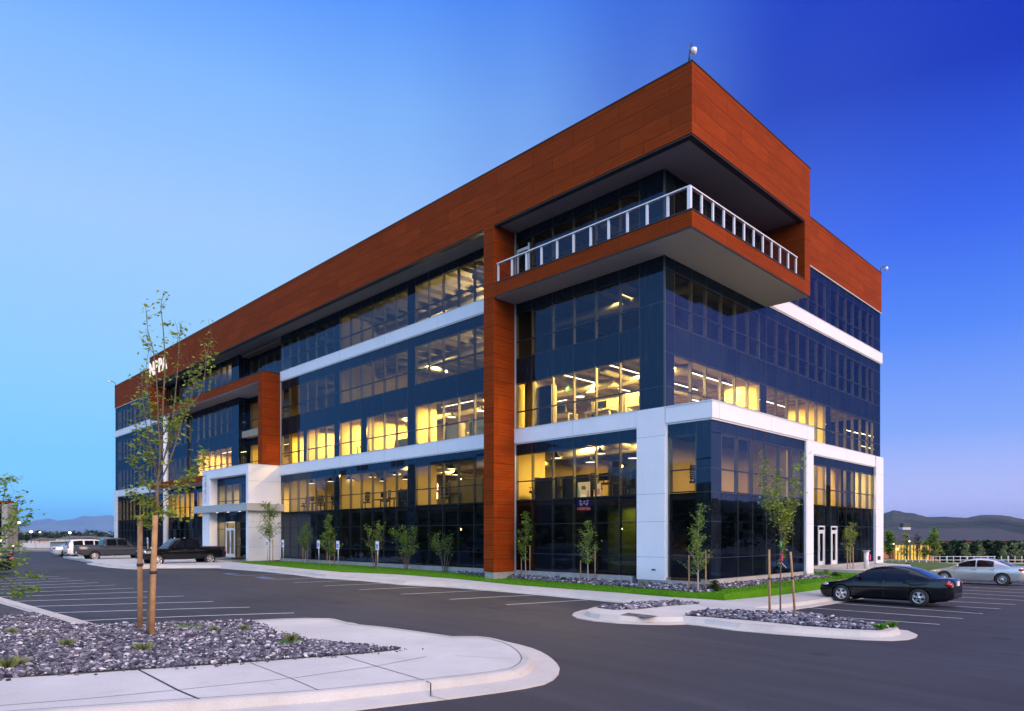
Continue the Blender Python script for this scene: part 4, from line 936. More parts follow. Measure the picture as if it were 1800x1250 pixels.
for k, (y, w_, z) in enumerate(((.2, .14, -.34), (-.05, .12, -.36), (-.24, .12, -.34), (.18, .12, -.44), (-.02, .13, -.45), (-.22, .12, -.45), (.15, .16, -.52), (-.17, .14, -.52))): a.box(-.026, -.0205, y - w_ / 2, y + w_ / 2, z - .022, z + .022)
a.build('small_print', M['poster_white'], t)
pb2 = on(1052, 862, 'x', .12); t = thing('mirrored_poster', 'narrow cream and pink poster right of the larger lit poster', 'poster', tuple(pb2), 0); a = MB(); a.box(-.02, .02, -.14, .14, -.3, .32); a.build('picture', M['poster_cream'], t); a = MB(); a.box(-.026, -.0205, -.1, .1, -.2, .08); a.build('pink_shape', M['poster_pink'], t)
# ---------------------------------------------------------------- signs and fittings on the building
t = thing('roof_sign', 'white glowing letters at the far left end of the wood roof band', 'sign', (-1.56, 58.2, 18.75))
for i, ch in enumerate('NPPA'): text_obj(ch, 2.0, .05, 'letter', M['sign_glow'], t, (-.05, 1.9 - i * 1.25, 0), (PI / 2, 0, -PI / 2))
t = thing('address_number', 'tall grey numerals reading 2801 down the white entrance pillar', 'sign', (-2.615, 43.2, 5.7))
for i, ch in enumerate('2801'): text_obj(ch, .72, .02, 'numeral', M['canopy_metal'], t, (-.03, 0, .95 - i * .62), (PI / 2, 0, -PI / 2))
def camera_post(loc, rz, label, lean):
    t = thing('security_camera', label, 'camera', loc, rz); a = MB(); a.tube([(0, 0, 0), (.0, 0, .25), (lean * .3, 0, .5), (lean * .9, 0, .62)] if lean else [(0, 0, 0), (.05, 0, .45), (.1, 0, .8)], .035, 8); a.build('bracket', M['dark_trim'], t)
    e = (lean, 0, .5) if lean else (.2, 0, .52); b = MB(); b.lathe([(0, -.16), (.09, -.12), (.13, -.02), (.13, .07), (.05, .12), (0, .12)], e, 12); b.build('housing', M['white_metal'], t)
camera_post((-1.4, -2.0, 20.17), -PI / 4, 'white dome camera on a dark post at the near roof corner', 0)
camera_post((27.3, .0, 20.2), -.2, 'white dome camera on a curved arm at the right end of the roof', .75)
camera_post((-.0, 78.7, 20.2), 2.4, 'white dome camera on a curved arm at the far left end of the roof', .75)
t = thing('balcony_chair', 'white chair standing on the balcony behind the railing', 'chair', (5.4, -1.2, 14.42), .5)
a = MB(); a.box(-.25, .25, -.25, .25, .42, .46); a.build('seat', M['white_metal'], t); a = MB(); a.box(-.25, .25, .2, .24, .46, .95); a.build('backrest', M['white_metal'], t)
for sx in (-.22, .22):
    for sy in (-.22, .22): a = MB(); a.box(sx - .02, sx + .02, sy - .02, sy + .02, 0, .418); a.build('leg', M['white_metal'], t)
p = on(1149, 1001.5, 'x', -.13); t = thing('wall_vent', 'small dark vent low on the white corner column', 'vent', tuple(p)); a = MB(); a.box(-.03, 0, -.09, .09, -.03, .03); a.build('louvre', M['dark_trim'], t)
p = on(1543.5, 981, 'y', -.16); t = thing('wall_light', 'small dark wall fitting on the right white pillar', 'fitting', tuple(p)); a = MB(); a.prism([(-.1, 0), (.1, 0), (.06, -.14), (-.06, -.14)], -.12, .14); a.build('housing', M['dark_trim'], t)
p = at(1523, 1000, 0, lambda x, y: -.16); t = thing('service_post', 'white post with a pink tag beside the rear doors', 'post', tuple(p)); a = MB(); a.tube([(0, 0, 0), (0, 0, 1.02)], .14, 14); a.build('post', M['white_metal'], t); a = MB(); a.box(-.2, .2, -.15, .15, 1.02, 1.08); a.build('cap', M['canopy_metal'], t)
a = MB(); a.box(-.05, .12, -.2, -.142, .5, .84); a.build('tag', M['tag_pink'], t)
# ---------------------------------------------------------------- parking signs
def psign(px, py, hpx, label):
    p = at(px, py, 0, BZ); dep = (p - CAM).dot(FWD); h = hpx / FPX * dep
    t = thing('parking_sign', label, 'sign', tuple(p), 0, 'accessible parking signs along the lawn'); a = MB(); a.tube([(0, 0, 0), (0, 0, h - .02)], .028, 8); a.build('post', M['sign_post'], t)
    a = MB(); a.box(-.045, -.03, -.16, .16, h - .5, h); pn = a.build('panel', M['sign_white'], t); a = MB(); a.box(-.05, -.0455, -.11, .11, h - .42, h - .18); a.build('emblem', M['sign_blue'], pn)
    a = MB(); a.tube([(-.052, -.01, h - .22), (-.052, -.01, h - .23)], .022, 8); a.box(-.054, -.051, -.03, .0, h - .33, h - .25); a.tube([(-.052, .05 * math.cos(k), h - .34 + .05 * math.sin(k)) for k in np.linspace(1.6, 6.2, 9)], .009, 5); a.build('wheelchair_symbol', M['sign_white'], pn)
psign(664, 1004, 52.5, 'accessible parking sign nearest the wood column on the lawn'); psign(594.6, 1001, 50, 'accessible parking sign right of the second leafy lawn tree'); psign(560.5, 998.5, 48.5, 'accessible parking sign between the two leafy lawn trees')
psign(498, 994, 45, 'accessible parking sign at the right corner of the white entrance'); psign(470.4, 992, 44, 'accessible parking sign in front of the tree at the white entrance'); psign(422, 986, 40, 'accessible parking sign right of the entrance door')
for px, lb in ((325, 'parking sign behind the black pickup cab'), (307.5, 'parking sign behind the black pickup windscreen'), (260, 'parking sign between the two stakes behind the pickups')): psign(px, 981, 36, lb)
# ---------------------------------------------------------------- vehicles
def interp(tab, t):
    for (a, x), (b, y) in zip(tab[:-1], tab[1:]):
        if t <= b: return x + (y - x) * ((t - a) / (b - a)) if b > a else y
    return tab[-1][1]
def make_car(name, label, cat, S, paint, group=None):
    L, W_, wb, wr = S['L'], S['W'] / 2, S['wb'], S['wr']
    t0 = thing(name, label, cat, (0, 0, 0), 0, group); NS = 44
    X = lambda t: L / 2 - t * L
    rows = []
    ts = [i / (NS - 1) for i in range(NS)]
    for t in ts:
        zt, zb, w_ = interp(S['top'], t), interp(S['bot'], t), W_ * interp(S['wid'], t)
        zm = zb + (zt - zb) * .55
        half = [(0, zb), (w_ * .86, zb), (w_ * .97, zb + .1), (w_, zm - .06), (w_ * 1.0, zm + .06), (w_ * .975, zt - .11), (w_ * .93, zt - .03), (w_ * .86, zt), (w_ * .45, zt + .02), (0, zt + .025)]
        rows.append([(X(t), y, z) for y, z in half] + [(X(t), -y, z) for y, z in half[-2:0:-1]])
    n = len(rows[0]); mb = MB(); fs = []
    for i in range(NS - 1):
        for k in range(n): fs.append((i * n + k, i * n + (k + 1) % n, (i + 1) * n + (k + 1) % n, (i + 1) * n + k))
    fs += [tuple(range(n - 1, -1, -1)), tuple((NS - 1) * n + k for k in range(n))]
    mb.add([q for r_ in rows for q in r_], fs, 0, True)
    body = mb.build('body', [paint, M['car_trim']], t0, recalc=True)
    cut = MB()
    xf = S['xf']; xr = xf - wb
    for x in (xf, xr):
        for s_ in (-1, 1): cut.tube([(x, s_ * (W_ - .36), wr + .01), (x, s_ * (W_ + .3), wr + .01)], wr + .05, 28, 0, False)
    co = cut.build('cut', M['car_trim'], None, recalc=True); md = body.modifiers.new('b', 'BOOLEAN'); md.operation = 'DIFFERENCE'; md.object = co; md.solver = 'EXACT'
    try: md.material_mode = 'TRANSFER'
    except Exception: pass
    bpy.context.view_layer.update(); me = bpy.data.meshes.new_from_object(body.evaluated_get(bpy.context.evaluated_depsgraph_get()))
    me.set_sharp_from_angle(angle=R(30)); body.modifiers.clear(); body.data = me; bpy.data.objects.remove(co)
    # cabin
    g0, g1 = S['roof'][0][0], S['roof'][-1][0]; NG = 26; rows = []; sl_ = S.get('lean', .42)
    def cab(t):
        zb = interp(S['top'], t) - .03; zr = max(zb + .005, interp(S['roof'], t)); w0 = W_ * interp(S['wid'], t) * .915
        return zb, zr, w0, w0 - (zr - zb) * sl_
    for i in range(NG):
        t = g0 + (g1 - g0) * i / (NG - 1); zb, zr, w0, w1 = cab(t); dz = zr - zb
        half = [(w0, zb), (w0 - (w0 - w1) * .5, zb + dz * .5), (w1 + .01, zb + dz * .86), (w1 - .05, zb + dz * .97), (w1 * .55, zr), (0, zr + .012)]
        rows.append([(X(t), y, z) for y, z in half] + [(X(t), -y, z) for y, z in half[-2::-1]])
    n = len(rows[0]); mb = MB(); fs = []
    for i in range(NG - 1):
        for k in range(n - 1): fs.append((i * n + k, i * n + k + 1, (i + 1) * n + k + 1, (i + 1) * n + k))
    fs += [tuple(range(n)), tuple((NG - 1) * n + k for k in range(n - 1, -1, -1))]
    mb.add([q for r_ in rows for q in r_], fs, 0, True); mb.build('cabin', paint, t0, recalc=True)
    for a, b in S['win']:
        for s_ in (-1, 1):
            m2 = MB(); vs = []; k_ = 10
            for i in range(k_ + 1):
                t = a + (b - a) * i / k_; zb, zr, w0, w1 = cab(t); dz = zr - zb; zl = zb + .06; zh = max(zl + .01, zb + dz * .86 - .02)
                for z in (zl, (zl + zh) / 2, zh):
                    f = (z - zb) / dz; y = w0 - (w0 - w1) * f if f <= .5 else w0 - (w0 - w1) * .5 - (w0 - w1 * 1 - .01 - (w0 - w1) * .5) * (f - .5) / .36
                    vs.append((X(t), s_ * (y + .007), z))
            m2.add(vs, [(i * 3 + j, i * 3 + j + 1, (i + 1) * 3 + j + 1, (i + 1) * 3 + j) for i in range(k_) for j in range(2)], 0, True)
            m2.build('side_window', M['car_glass'], t0)
    for nm, (a, b) in (('windscreen', S['ws']), ('rear_window', S['rw'])):
        m2 = MB(); vs = []; k_ = 6
        for i in range(k_ + 1):
            t = a + (b - a) * i / k_; zb, zr, w0, w1 = cab(t); e = .018
            for f in (-1, -.55, 0, .55, 1): vs.append((X(t) + (e if nm == 'windscreen' else -e) * .6, f * (w1 - .09), zr + .008 - .02 * abs(f) ** 3 + e * .5))
        m2.add(vs, [(i * 5 + j, i * 5 + j + 1, (i + 1) * 5 + j + 1, (i + 1) * 5 + j) for i in range(k_) for j in range(4)], 0, True); m2.build(nm, M['car_glass'], t0)
    for x in (xf, xr):
        for s_ in (-1, 1):
            y = s_ * (W_ - .115); ty = MB(); ty.lathe([(wr * .64, -.1), (wr * .93, -.105), (wr, -.07), (wr, .07), (wr * .93, .105), (wr * .64, .1)], (0, 0, 0), 30, 0, 'y'); wo = ty.build('wheel', M['rubber'], t0); wo.location = (x, y, wr)
            rm = MB(); o_ = s_ * .088
            rm.lathe([(wr * .66, o_), (wr * .6, o_ + s_ * .012), (wr * .56, o_ - s_ * .01), (wr * .54, o_ - s_ * .09), (0.04, o_ - s_ * .1)], n=30, axis='y', m=1); rm.m = [0 if i < 60 else 1 for i in range(len(rm.m))]
            ns_ = S.get('spokes', 5)
            for k in range(ns_):
                a = 2 * PI * k / ns_ + .3; c_, s2 = math.cos(a), math.sin(a); w1_, w2_ = wr * (.11 if ns_ < 7 else .06), wr * (.17 if ns_ < 7 else .07)
                P = [(.05, -w1_), (wr * .57, -w2_), (wr * .57, w2_), (.05, w1_)]
                fr_v = [(u * c_ - v * s2, o_ + s_ * (.004 if u > .1 else .012), u * s2 + v * c_) for u, v in P]; bk = [(q[0], o_ - s_ * .03, q[2]) for q in fr_v]
                rm.add(fr_v + bk, [(0, 1, 2, 3), (0, 4, 5, 1), (1, 5, 6, 2), (2, 6, 7, 3), (3, 7, 4, 0)], 0)
            rm.lathe([(.0, o_ + s_ * .02), (.06, o_ + s_ * .016), (.065, o_ - s_ * .03)], n=14, axis='y')
            rm.build('rim', [M['rim_alloy'], M['car_trim']], wo)
    def blob(nm, m, c, r_, n=12):
        ic = bmesh.new(); bmesh.ops.create_icosphere(ic, subdivisions=3, radius=1); mb = MB()
        mb.add([(c[0] + v.co.x * r_[0], c[1] + v.co.y * r_[1], c[2] + v.co.z * r_[2]) for v in ic.verts], [tuple(v.index for v in f.verts) for f in ic.faces], 0, True); ic.free(); return mb.build(nm, M[m], t0)
    hz = S['hl']; tz = S['tl']
    for s_ in (-1, 1):
        blob('headlight', 'lens_clear', (L / 2 - hz[0], s_ * (W_ * hz[2]), hz[1]), hz[3]); blob('taillight', 'lens_red', (-L / 2 + tz[0], s_ * (W_ * tz[2]), tz[1]), tz[3])
        tm = S['mir']; zb = interp(S['top'], tm); mo = blob('wing_mirror', S.get('mirm', None) or paint.name, (X(tm), s_ * (W_ * .97 + .08), zb + .1), (.07, .12, .075))
    for i, (a, b) in enumerate(S['win'][:2]):
        t = b - .012; zh = interp(S['top'], t) - .13
        for s_ in (-1, 1):
            h = MB(); y = s_ * W_ * interp(S['wid'], t) * .985; h.box(X(t) - .1, X(t) + .1, min(y, y + s_ * .035), max(y, y + s_ * .035), zh, zh + .03); h.build('door_handle', M['chrome' if S.get('hchrome') else 'car_trim'] if S.get('hchrome') is not None else paint, t0)
    gp = MB()
    for t in S['gap']:
        zt, zb, w_ = interp(S['top'], t), interp(S['bot'], t), W_ * interp(S['wid'], t); zm = zb + (zt - zb) * .55
        for s_ in (-1, 1): gp.tube([(X(t), s_ * w_ * .972, zb + .12), (X(t), s_ * (w_ + .0), zm), (X(t), s_ * w_ * .977, zt - .11), (X(t), s_ * w_ * .932, zt - .03)], .006, 4, smooth=False)
    gp.build('door_gap', M['car_trim'], t0)
    pl = MB(); pl.box(-L / 2 - .03, -L / 2 + .02, -.16, .16, S['pz'], S['pz'] + .16); pl.build('number_plate', M['plate'], t0)
    bm_ = MB(); zb = S['bz']
    bm_.box(-L / 2 - .02, -L / 2 + .1, -W_ * .62, W_ * .62, zb - .04, zb + .05); bm_.build('rear_bumper', M[S.get('bump', 'car_trim')], t0)
    gr = MB(); gz = S['gz']; gr.box(L / 2 - .1, L / 2 + .012, -W_ * .45, W_ * .45, gz[0], gz[1]); gr.build('grille', M[S.get('grm', 'car_trim')], t0)
    if 'bed' in S:
        a, b = S['bed']; bd_ = MB(); z = interp(S['top'], (a + b) / 2) + .03; bd_.box(X(b), X(a), -W_ * .8, W_ * .8, z - .06, z + .004); bd_.build('bed_cover', M['car_trim'], t0)
    if 'rack' in S:
        for s_ in (-1, 1): k = MB(); k.tube([(X(.45), s_ * W_ * .62, S['H'] + .07), (X(.88), s_ * W_ * .62, S['H'] + .05)], .025, 6); k.build('roof_rail', M['car_trim'], t0)
    return t0
SED = dict(L=4.74, W=1.84, H=1.45, wb=2.74, wr=.33, xf=1.42, top=[(0, .6), (.02, .68), (.05, .73), (.12, .8), (.27, .93), (.5, .955), (.75, .985), (.84, 1.02), (.95, 1.03), (.985, 1.0), (1, .9)], bot=[(0, .3), (.03, .2), (.1, .17), (.9, .19), (.97, .24), (1, .34)],
    wid=[(0, .62), (.02, .78), (.06, .9), (.14, .97), (.3, 1), (.7, 1), (.86, .97), (.95, .9), (.985, .8), (1, .7)], roof=[(.245, .9), (.3, 1.06), (.37, 1.26), (.43, 1.38), (.5, 1.44), (.57, 1.455), (.65, 1.43), (.72, 1.36), (.8, 1.19), (.88, 1.0)], win=[(.34, .515), (.53, .7)], ws=(.262, .42), rw=(.735, .862),
    hl=(.34, .68, .76, (.2, .14, .065)), tl=(.13, .85, .76, (.14, .17, .1)), mir=.335, gap=(.3, .525, .7), pz=.78, bz=.46, gz=(.42, .58), spokes=5)
PIC = dict(L=5.85, W=2.02, H=1.95, wb=3.68, wr=.4, xf=1.95, top=[(0, 1.0), (.015, 1.1), (.05, 1.16), (.25, 1.22), (.3, 1.24), (.67, 1.26), (.68, 1.3), (.98, 1.32), (1, 1.28)], bot=[(0, .5), (.04, .42), (.5, .42), (.92, .46), (1, .55)],
    wid=[(0, .86), (.03, .93), (.1, .99), (.3, 1), (.9, 1), (1, .96)], roof=[(.27, 1.21), (.31, 1.45), (.35, 1.74), (.385, 1.89), (.44, 1.95), (.61, 1.96), (.655, 1.93), (.67, 1.75), (.682, 1.28)], win=[(.365, .49), (.51, .635)], ws=(.292, .4), rw=(.668, .684), lean=.3,
    hl=(.16, .98, .8, (.12, .14, .12)), tl=(.06, 1.05, .9, (.07, .1, .17)), mir=.35, gap=(.32, .5, .66), pz=.62, bz=.6, gz=(.7, 1.02), bump='chrome', grm='chrome', bed=(.7, .985), hchrome=True, spokes=6)
SUV = dict(L=4.8, W=1.95, H=1.8, wb=2.75, wr=.37, xf=1.4, top=[(0, .8), (.03, .92), (.1, 1.0), (.27, 1.06), (.98, 1.1), (1, 1.05)], bot=[(0, .4), (.05, .3), (.92, .32), (1, .42)], wid=[(0, .75), (.04, .9), (.12, .99), (.3, 1), (.9, .98), (1, .9)],
    roof=[(.26, 1.04), (.33, 1.4), (.4, 1.68), (.5, 1.78), (.8, 1.79), (.92, 1.72), (.96, 1.5), (.99, 1.08)], win=[(.36, .52), (.54, .7), (.73, .9)], ws=(.272, .4), rw=(.935, .985), lean=.3, hl=(.12, .88, .78, (.12, .15, .09)), tl=(.05, 1.05, .84, (.06, .1, .2)), mir=.345, gap=(.31, .53, .71), pz=.75, bz=.52, gz=(.55, .8), rack=1, spokes=6)
def place_car(o, front, rear, fwd, side, S, scale=None):
    """front/rear = photo points where the visible wheels meet the ground; side=+1 when the car's left side is seen"""
    pf_, pr_ = at(*front), at(*rear); mid = (pf_ + pr_) / 2; ang = math.atan2(fwd[1], fwd[0]); lv = Vector((-math.sin(ang), math.cos(ang), 0))
    off = (S['W'] / 2 - .11) * side; sc_ = scale or 1
    xm = S['xf'] - S['wb'] / 2
    c = mid - lv * off * sc_ - Vector((*fwd, 0)) * xm * sc_; o.location = (c.x, c.y, GZ(c.x, c.y) + .005); o.scale = (sc_,) * 3
    gx = Vector((*fwd, 0)); za = GZ(*(c + gx * 1.4)[:2]); zb = GZ(*(c - gx * 1.4)[:2]); zl = GZ(*(c + lv * .75)[:2]); zr = GZ(*(c - lv * .75)[:2])
    o.rotation_euler = Matrix.Rotation(ang, 3, 'Z').to_euler(); o.rotation_euler.y = -math.atan2(za - zb, 2.8); o.rotation_euler.x = math.atan2(zl - zr, 1.5)
    return (pf_ - pr_).length
sd = make_car('parked_car', 'glossy black four door saloon with red tail lamp parked at the right kerb', 'car', dict(SED), M['paint_black'])
print('sedan wheelbase', place_car(sd, (1480, 1057.5), (1616, 1066.5), (0, 1), 1, SED, 1.04))
S2 = dict(SED); S2.update(spokes=10, L=4.6, tl=(.15, .88, .78, (.16, .16, .08)), bump='paint_silver')
sv = make_car('parked_car', 'silver saloon with clear tail lamps parked beyond the black saloon', 'car', S2, M['paint_silver'])
print('silver wheelbase', place_car(sv, (1664, 1023), (1761, 1032.5), (0, 1), 1, S2, 1.0))
PB = dict(PIC); bk = make_car('pickup_truck', 'black crew cab pickup with chrome grille parked by the entrance', 'pickup', PB, M['paint_black'])
print('pickup wheelbase', place_car(bk, (281, 995), (365, 991.5), (-1, 0), 1, PIC, 1.0))
PG_ = dict(PIC); PG_.update(bump='chrome', grm='car_trim', hchrome=None, spokes=12); gk = make_car('pickup_truck', 'dark grey pickup with red tail lamp parked nose towards the building', 'pickup', PG_, M['paint_grey'])
place_car(gk, (236, 982.6), (178, 987.3), (1, 0), -1, PIC, 1.0)
su = make_car('parked_suv', 'white estate wagon with roof rails behind the grey pickup', 'car', SUV, M['paint_white']); place_car(su, (190, 978.5), (147, 982), (1, 0), -1, SUV, 1.0)
S3 = dict(SED); S3.update(bump='paint_pearl'); ps = make_car('parked_car', 'pale silver blue saloon at the far left of the parked row', 'car', S3, M['paint_pearl']); place_car(ps, (158, 976.5), (124, 979.5), (1, 0), -1, SED, 1.0)
S4 = dict(SED); dc = make_car('parked_car', 'dark car cut by the left edge of the photo behind the leaves', 'car', S4, M['paint_black']); place_car(dc, (-98, 1013), (-40, 1010), (-1, 0), 1, SED, 1.0)
S5 = dict(SED); dc = make_car('parked_car', 'farther dark car at the left edge with only its red tail lamp in view', 'car', S5, M['paint_grey']); place_car(dc, (-70, 995), (-28, 993.5), (-1, 0), 1, SED, 1.0)
# ---------------------------------------------------------------- trees
def leaves(mb, cen, size, rng, per=1, spread=.06):
    for c in cen:
        for _ in range(per):
            p = Vector(c) + Vector((rng.gauss(0, spread), rng.gauss(0, spread), rng.gauss(0, spread * .8)))
            s = size * rng.uniform(.65, 1.3); a = rng.uniform(0, 2 * PI); d = Vector((math.cos(a), math.sin(a), rng.uniform(-.9, .3))).normalized()
            u = d.cross(Vector((rng.gauss(0, .5), rng.gauss(0, .5), 1))).normalized(); nn = u.cross(d)
            q = [p, p + d * s * .45 + u * s * .32 + nn * s * .08, p + d * s, p + d * s * .45 - u * s * .32 + nn * s * .08]
            o = len(mb.v); mb.v += [tuple(x) for x in q]; mb.f += [(o, o + 1, o + 2), (o, o + 2, o + 3)]; mb.m += [0, 0]; mb.sm += [False, False]
            mb.att += [min(1, max(0, rng.gauss(.5, .25)))] * 4
def curve(pts, k=4):
    P = [Vector(p) for p in pts]; o = []
    for i in range(len(P) - 1):
        p0, p1, p2, p3 = P[max(i - 1, 0)], P[i], P[i + 1], P[min(i + 2, len(P) - 1)]
        for j in range(k):
            t = j / k; o.append(.5 * ((2 * p1) + (p2 - p0) * t + (2 * p0 - 5 * p1 + 4 * p2 - p3) * t * t + (3 * p1 - p0 - 3 * p2 + p3) * t ** 3))
    o.append(P[-1]); return o
def twigs(path, i0, rng, ln, n, wood, r, lf):
    for _ in range(n):
        i = rng.randrange(int(i0 * (len(path) - 1)), len(path)); p = path[i]; tdir = (path[min(i + 1, len(path) - 1)] - path[max(i - 1, 0)]).normalized()
        d = (tdir * .7 + Vector((rng.gauss(0, .6), rng.gauss(0, .6), rng.gauss(.1, .35)))).normalized(); L = ln * rng.uniform(.4, 1.2); m = p + d * L * .5 + Vector((0, 0, .04 * L)); e = p + d * L + Vector((0, 0, .1 * L))
        wood.tube([p, m, e], [r, r * .7, r * .35], 4, cap=False)
        for k in range(max(2, int(L / .07))): lf.append(p.lerp(e, rng.uniform(.2, 1.05)))
def stake(p, h, lean, r, label, group, strap_h=None):
    t = thing('tree_stake', label, 'stake', tuple(p), 0, group); a = MB(); a.tube([(0, 0, -.2), (lean[0] * .5, lean[1] * .5, h * .5), (lean[0], lean[1], h)], [r, r, r * .95], 10); a.build('pole', M['stake_wood'], t)
    if strap_h: k = strap_h / h; b = MB(); b.tube([(lean[0] * k, lean[1] * k, strap_h - .03), (lean[0] * k, lean[1] * k, strap_h + .03)], r * 1.25, 10); b.build('strap', M['strap_black'], t)
    return t
def PXD(px, py, dep, extra=0): r = ray(px, py); return CAM + r * (dep + extra)
# foreground sapling with two stakes
rng = random.Random(7)
base = at(262, 1113, K); D0 = (base - CAM).dot(FWD)
def branch_px(pts, off, wood, r0, r1, k=4):
    n = len(pts); P = [PXD(x, y, D0, off * (i / max(1, n - 1)) ** .8) for i, (x, y) in enumerate(pts)]; c = curve(P, k); wood.tube(c, [r0 + (r1 - r0) * i / (len(c) - 1) for i in range(len(c))], 6, cap=False); return c
t = thing('young_tree', 'tall thin young tree with sparse leaves between two wooden stakes in the near gravel bed', 'tree', tuple(base))
wood = MB(); lf = MB(); lf.att = []
wood.tube(curve([PXD(262, 1116, D0), PXD(263, 1060, D0), PXD(267.5, 1000, D0), PXD(273, 940, D0), PXD(275.5, 890, D0), PXD(277, 845, D0)], 4), [.062 - .028 * i / 20 for i in range(21)], 10)
BR = [([(277, 850), (283, 780), (287, 700), (290, 640), (287, 580), (283, 540), (288, 516)], .1, .026), ([(276, 860), (281, 800), (278, 740), (276, 680), (270, 620), (260, 580), (257, 545)], -.3, .022), ([(277, 845), (295, 780), (305, 720), (312, 650), (315, 600), (318, 572)], .35, .02),
      ([(278, 855), (302, 800), (320, 740), (335, 700), (345, 665), (360, 640), (367, 605), (372, 590)], -.4, .02), ([(277, 850), (290, 800), (310, 760), (330, 720), (352, 690), (362, 640), (358, 600)], .6, .018), ([(277, 870), (310, 850), (335, 830), (352, 818), (362, 800)], -.2, .014),
      ([(274, 880), (255, 850), (240, 820), (232, 800)], .5, .014), ([(276, 830), (265, 790), (256, 740), (250, 690), (252, 650)], -.6, .016), ([(275, 895), (250, 878), (234, 862)], -.4, .012), ([(276, 890), (300, 872), (325, 855), (345, 830)], .5, .012), ([(276, 840), (262, 800), (244, 770), (238, 730), (243, 700)], .2, .014), ([(279, 800), (268, 760), (262, 710), (256, 660), (262, 610)], .7, .014), ([(276, 905), (290, 900), (305, 905)], .3, .01), ([(276, 900), (262, 905), (250, 915)], -.3, .01), ([(284, 770), (300, 740), (322, 712), (330, 680), (338, 640)], -.8, .014)]
for k, (pts, off, r0) in enumerate(BR):
    c = branch_px(pts, off, wood, r0, .004); pts_ = []
    twigs(c, .12, rng, .34, 13 if len(pts) > 4 else 10, wood, .005, pts_)
    ex = [p for p in pts_ if rng.random() < (.9 if p.z < 4.2 else .16)]
    leaves(lf, ex, .115, rng, 2, .06)
    leaves(lf, [c[rng.randrange(len(c) // 4, len(c))] for _ in range(80 if len(pts) > 4 else 60) if rng.random() < (1 if k not in (0, 1, 2) else .6)], .09, rng, 1, .07)
inv = Matrix.Translation(-base)
for m in (wood, lf): m.v = [tuple(Vector(q) - base) for q in m.v]
wood.build('trunk', M['bark'], t); lf.build('crown', M['leaf_olive'], t)
g_ = 'wooden stakes at the near tree'
def stake_px(bx, by, tx, ty, r, label, strap_y, hf=None, group=None):
    p = at(bx, by, K) if hf is None else at(bx, by, 0, hf); dd = (p - CAM).dot(FWD); e = PXD(tx, ty, dd) - p
    return stake(p, e.z, (e.x, e.y), r, label, group, (strap_y and (PXD(bx, strap_y, dd) - p).z))
stake_px(246, 1109, 246, 907, .054, 'left wooden stake beside the tall young tree in the near gravel', 993)
stake_px(266, 1118, 273, 906, .058, 'right wooden stake touching the trunk of the tall young tree', 1006)
# generic small trees
def small_tree(name, label, cat, base, h, hw, z0, seed, leafm='leaf_green', barkm='bark', n_br=16, lpb=26, ls=.1, trunk_r=.035, multi=0, group=None, top_gap=.0, dens=1.0):
    rng = random.Random(seed); t = thing(name, label, cat, tuple(base), 0, group); wood = MB(); lf = MB(); lf.att = []
    stems = []
    if not multi:
        c = curve([(0, 0, -.1), (rng.gauss(0, .03), rng.gauss(0, .03), h * .33), (rng.gauss(0, .05), rng.gauss(0, .05), h * .66), (rng.gauss(0, .05), rng.gauss(0, .05), h)], 6); wood.tube(c, [trunk_r * (1 - .85 * i / (len(c) - 1)) for i in range(len(c))], 8); stems.append(c)
    else:
        for k in range(multi):
            a = 2 * PI * k / multi + rng.uniform(-.4, .4); s_ = rng.uniform(.45, 1) * hw; hh = h * rng.uniform(.75, 1)
            c = curve([(.05 * math.cos(a), .05 * math.sin(a), -.1), (s_ * .35 * math.cos(a), s_ * .35 * math.sin(a), hh * .35), (s_ * .75 * math.cos(a), s_ * .75 * math.sin(a), hh * .7), (s_ * math.cos(a), s_ * math.sin(a), hh)], 5); wood.tube(c, [trunk_r * .7 * (1 - .8 * i / (len(c) - 1)) for i in range(len(c))], 6); stems.append(c)
    pts = []
    for b in range(n_br):
        c = rng.choice(stems); f = rng.random(); zc = z0 + (h - z0) * (f ** 1.15) * .9; i = min(range(len(c)), key=lambda q: abs(c[q].z - zc)); p = c[i]; a = rng.uniform(0, 2 * PI)
        fz = (p.z - z0) / max(.01, h - z0); rad = hw * (1.05 - .75 * max(0, fz)) * rng.uniform(.55, 1.1) * (.6 if multi else 1); up = rad * rng.uniform(.5, 1.3)
        e = p + Vector((rad * math.cos(a), rad * math.sin(a), up)); e.z = min(e.z, h * 1.02); m = p.lerp(e, .5) + Vector((0, 0, -.12 * rad))
        cc = curve([p, m, e], 4); wood.tube(cc, [trunk_r * .35 * (1 - .75 * q / (len(cc) - 1)) for q in range(len(cc))], 5, cap=False)
        tw = []; twigs(cc, .3, rng, rad * .45, 4, wood, trunk_r * .1, tw)
        for _ in range(int(lpb * dens)): pts.append((cc[rng.randrange(1, len(cc))] if rng.random() < .5 or not tw else rng.choice(tw)))
    for _ in range(int(n_br * lpb * dens * .25)): c = rng.choice(stems); q = [p for p in c if p.z > z0 * .95]; pts.append(rng.choice(q))
    leaves(lf, pts, ls, rng, 1, hw * .11)
    wood.build('trunk', M[barkm], t); lf.build('crown', M[leafm], t); return t
def tree_px(bx, by, ty, hwpx, cby, seed, label, name='young_tree', stakes=(), multi=0, hf=BZ, sg=None, **k):
    p = at(bx, by, 0, hf); dd = (p - CAM).dot(FWD); u = dd / FPX
    small_tree(name, label, 'shrub' if name == 'shrub' else 'tree', p, (by - ty) * u, hwpx * u, (by - cby) * u, seed, multi=multi, **k)
    for sx, sy, sty, sl in stakes:
        q = at(sx, sy, 0, hf); stake(q, (sy - sty) * u, (0, 0), .028, sl, sg)
KZ = lambda x, y: GZ(x, y) + K
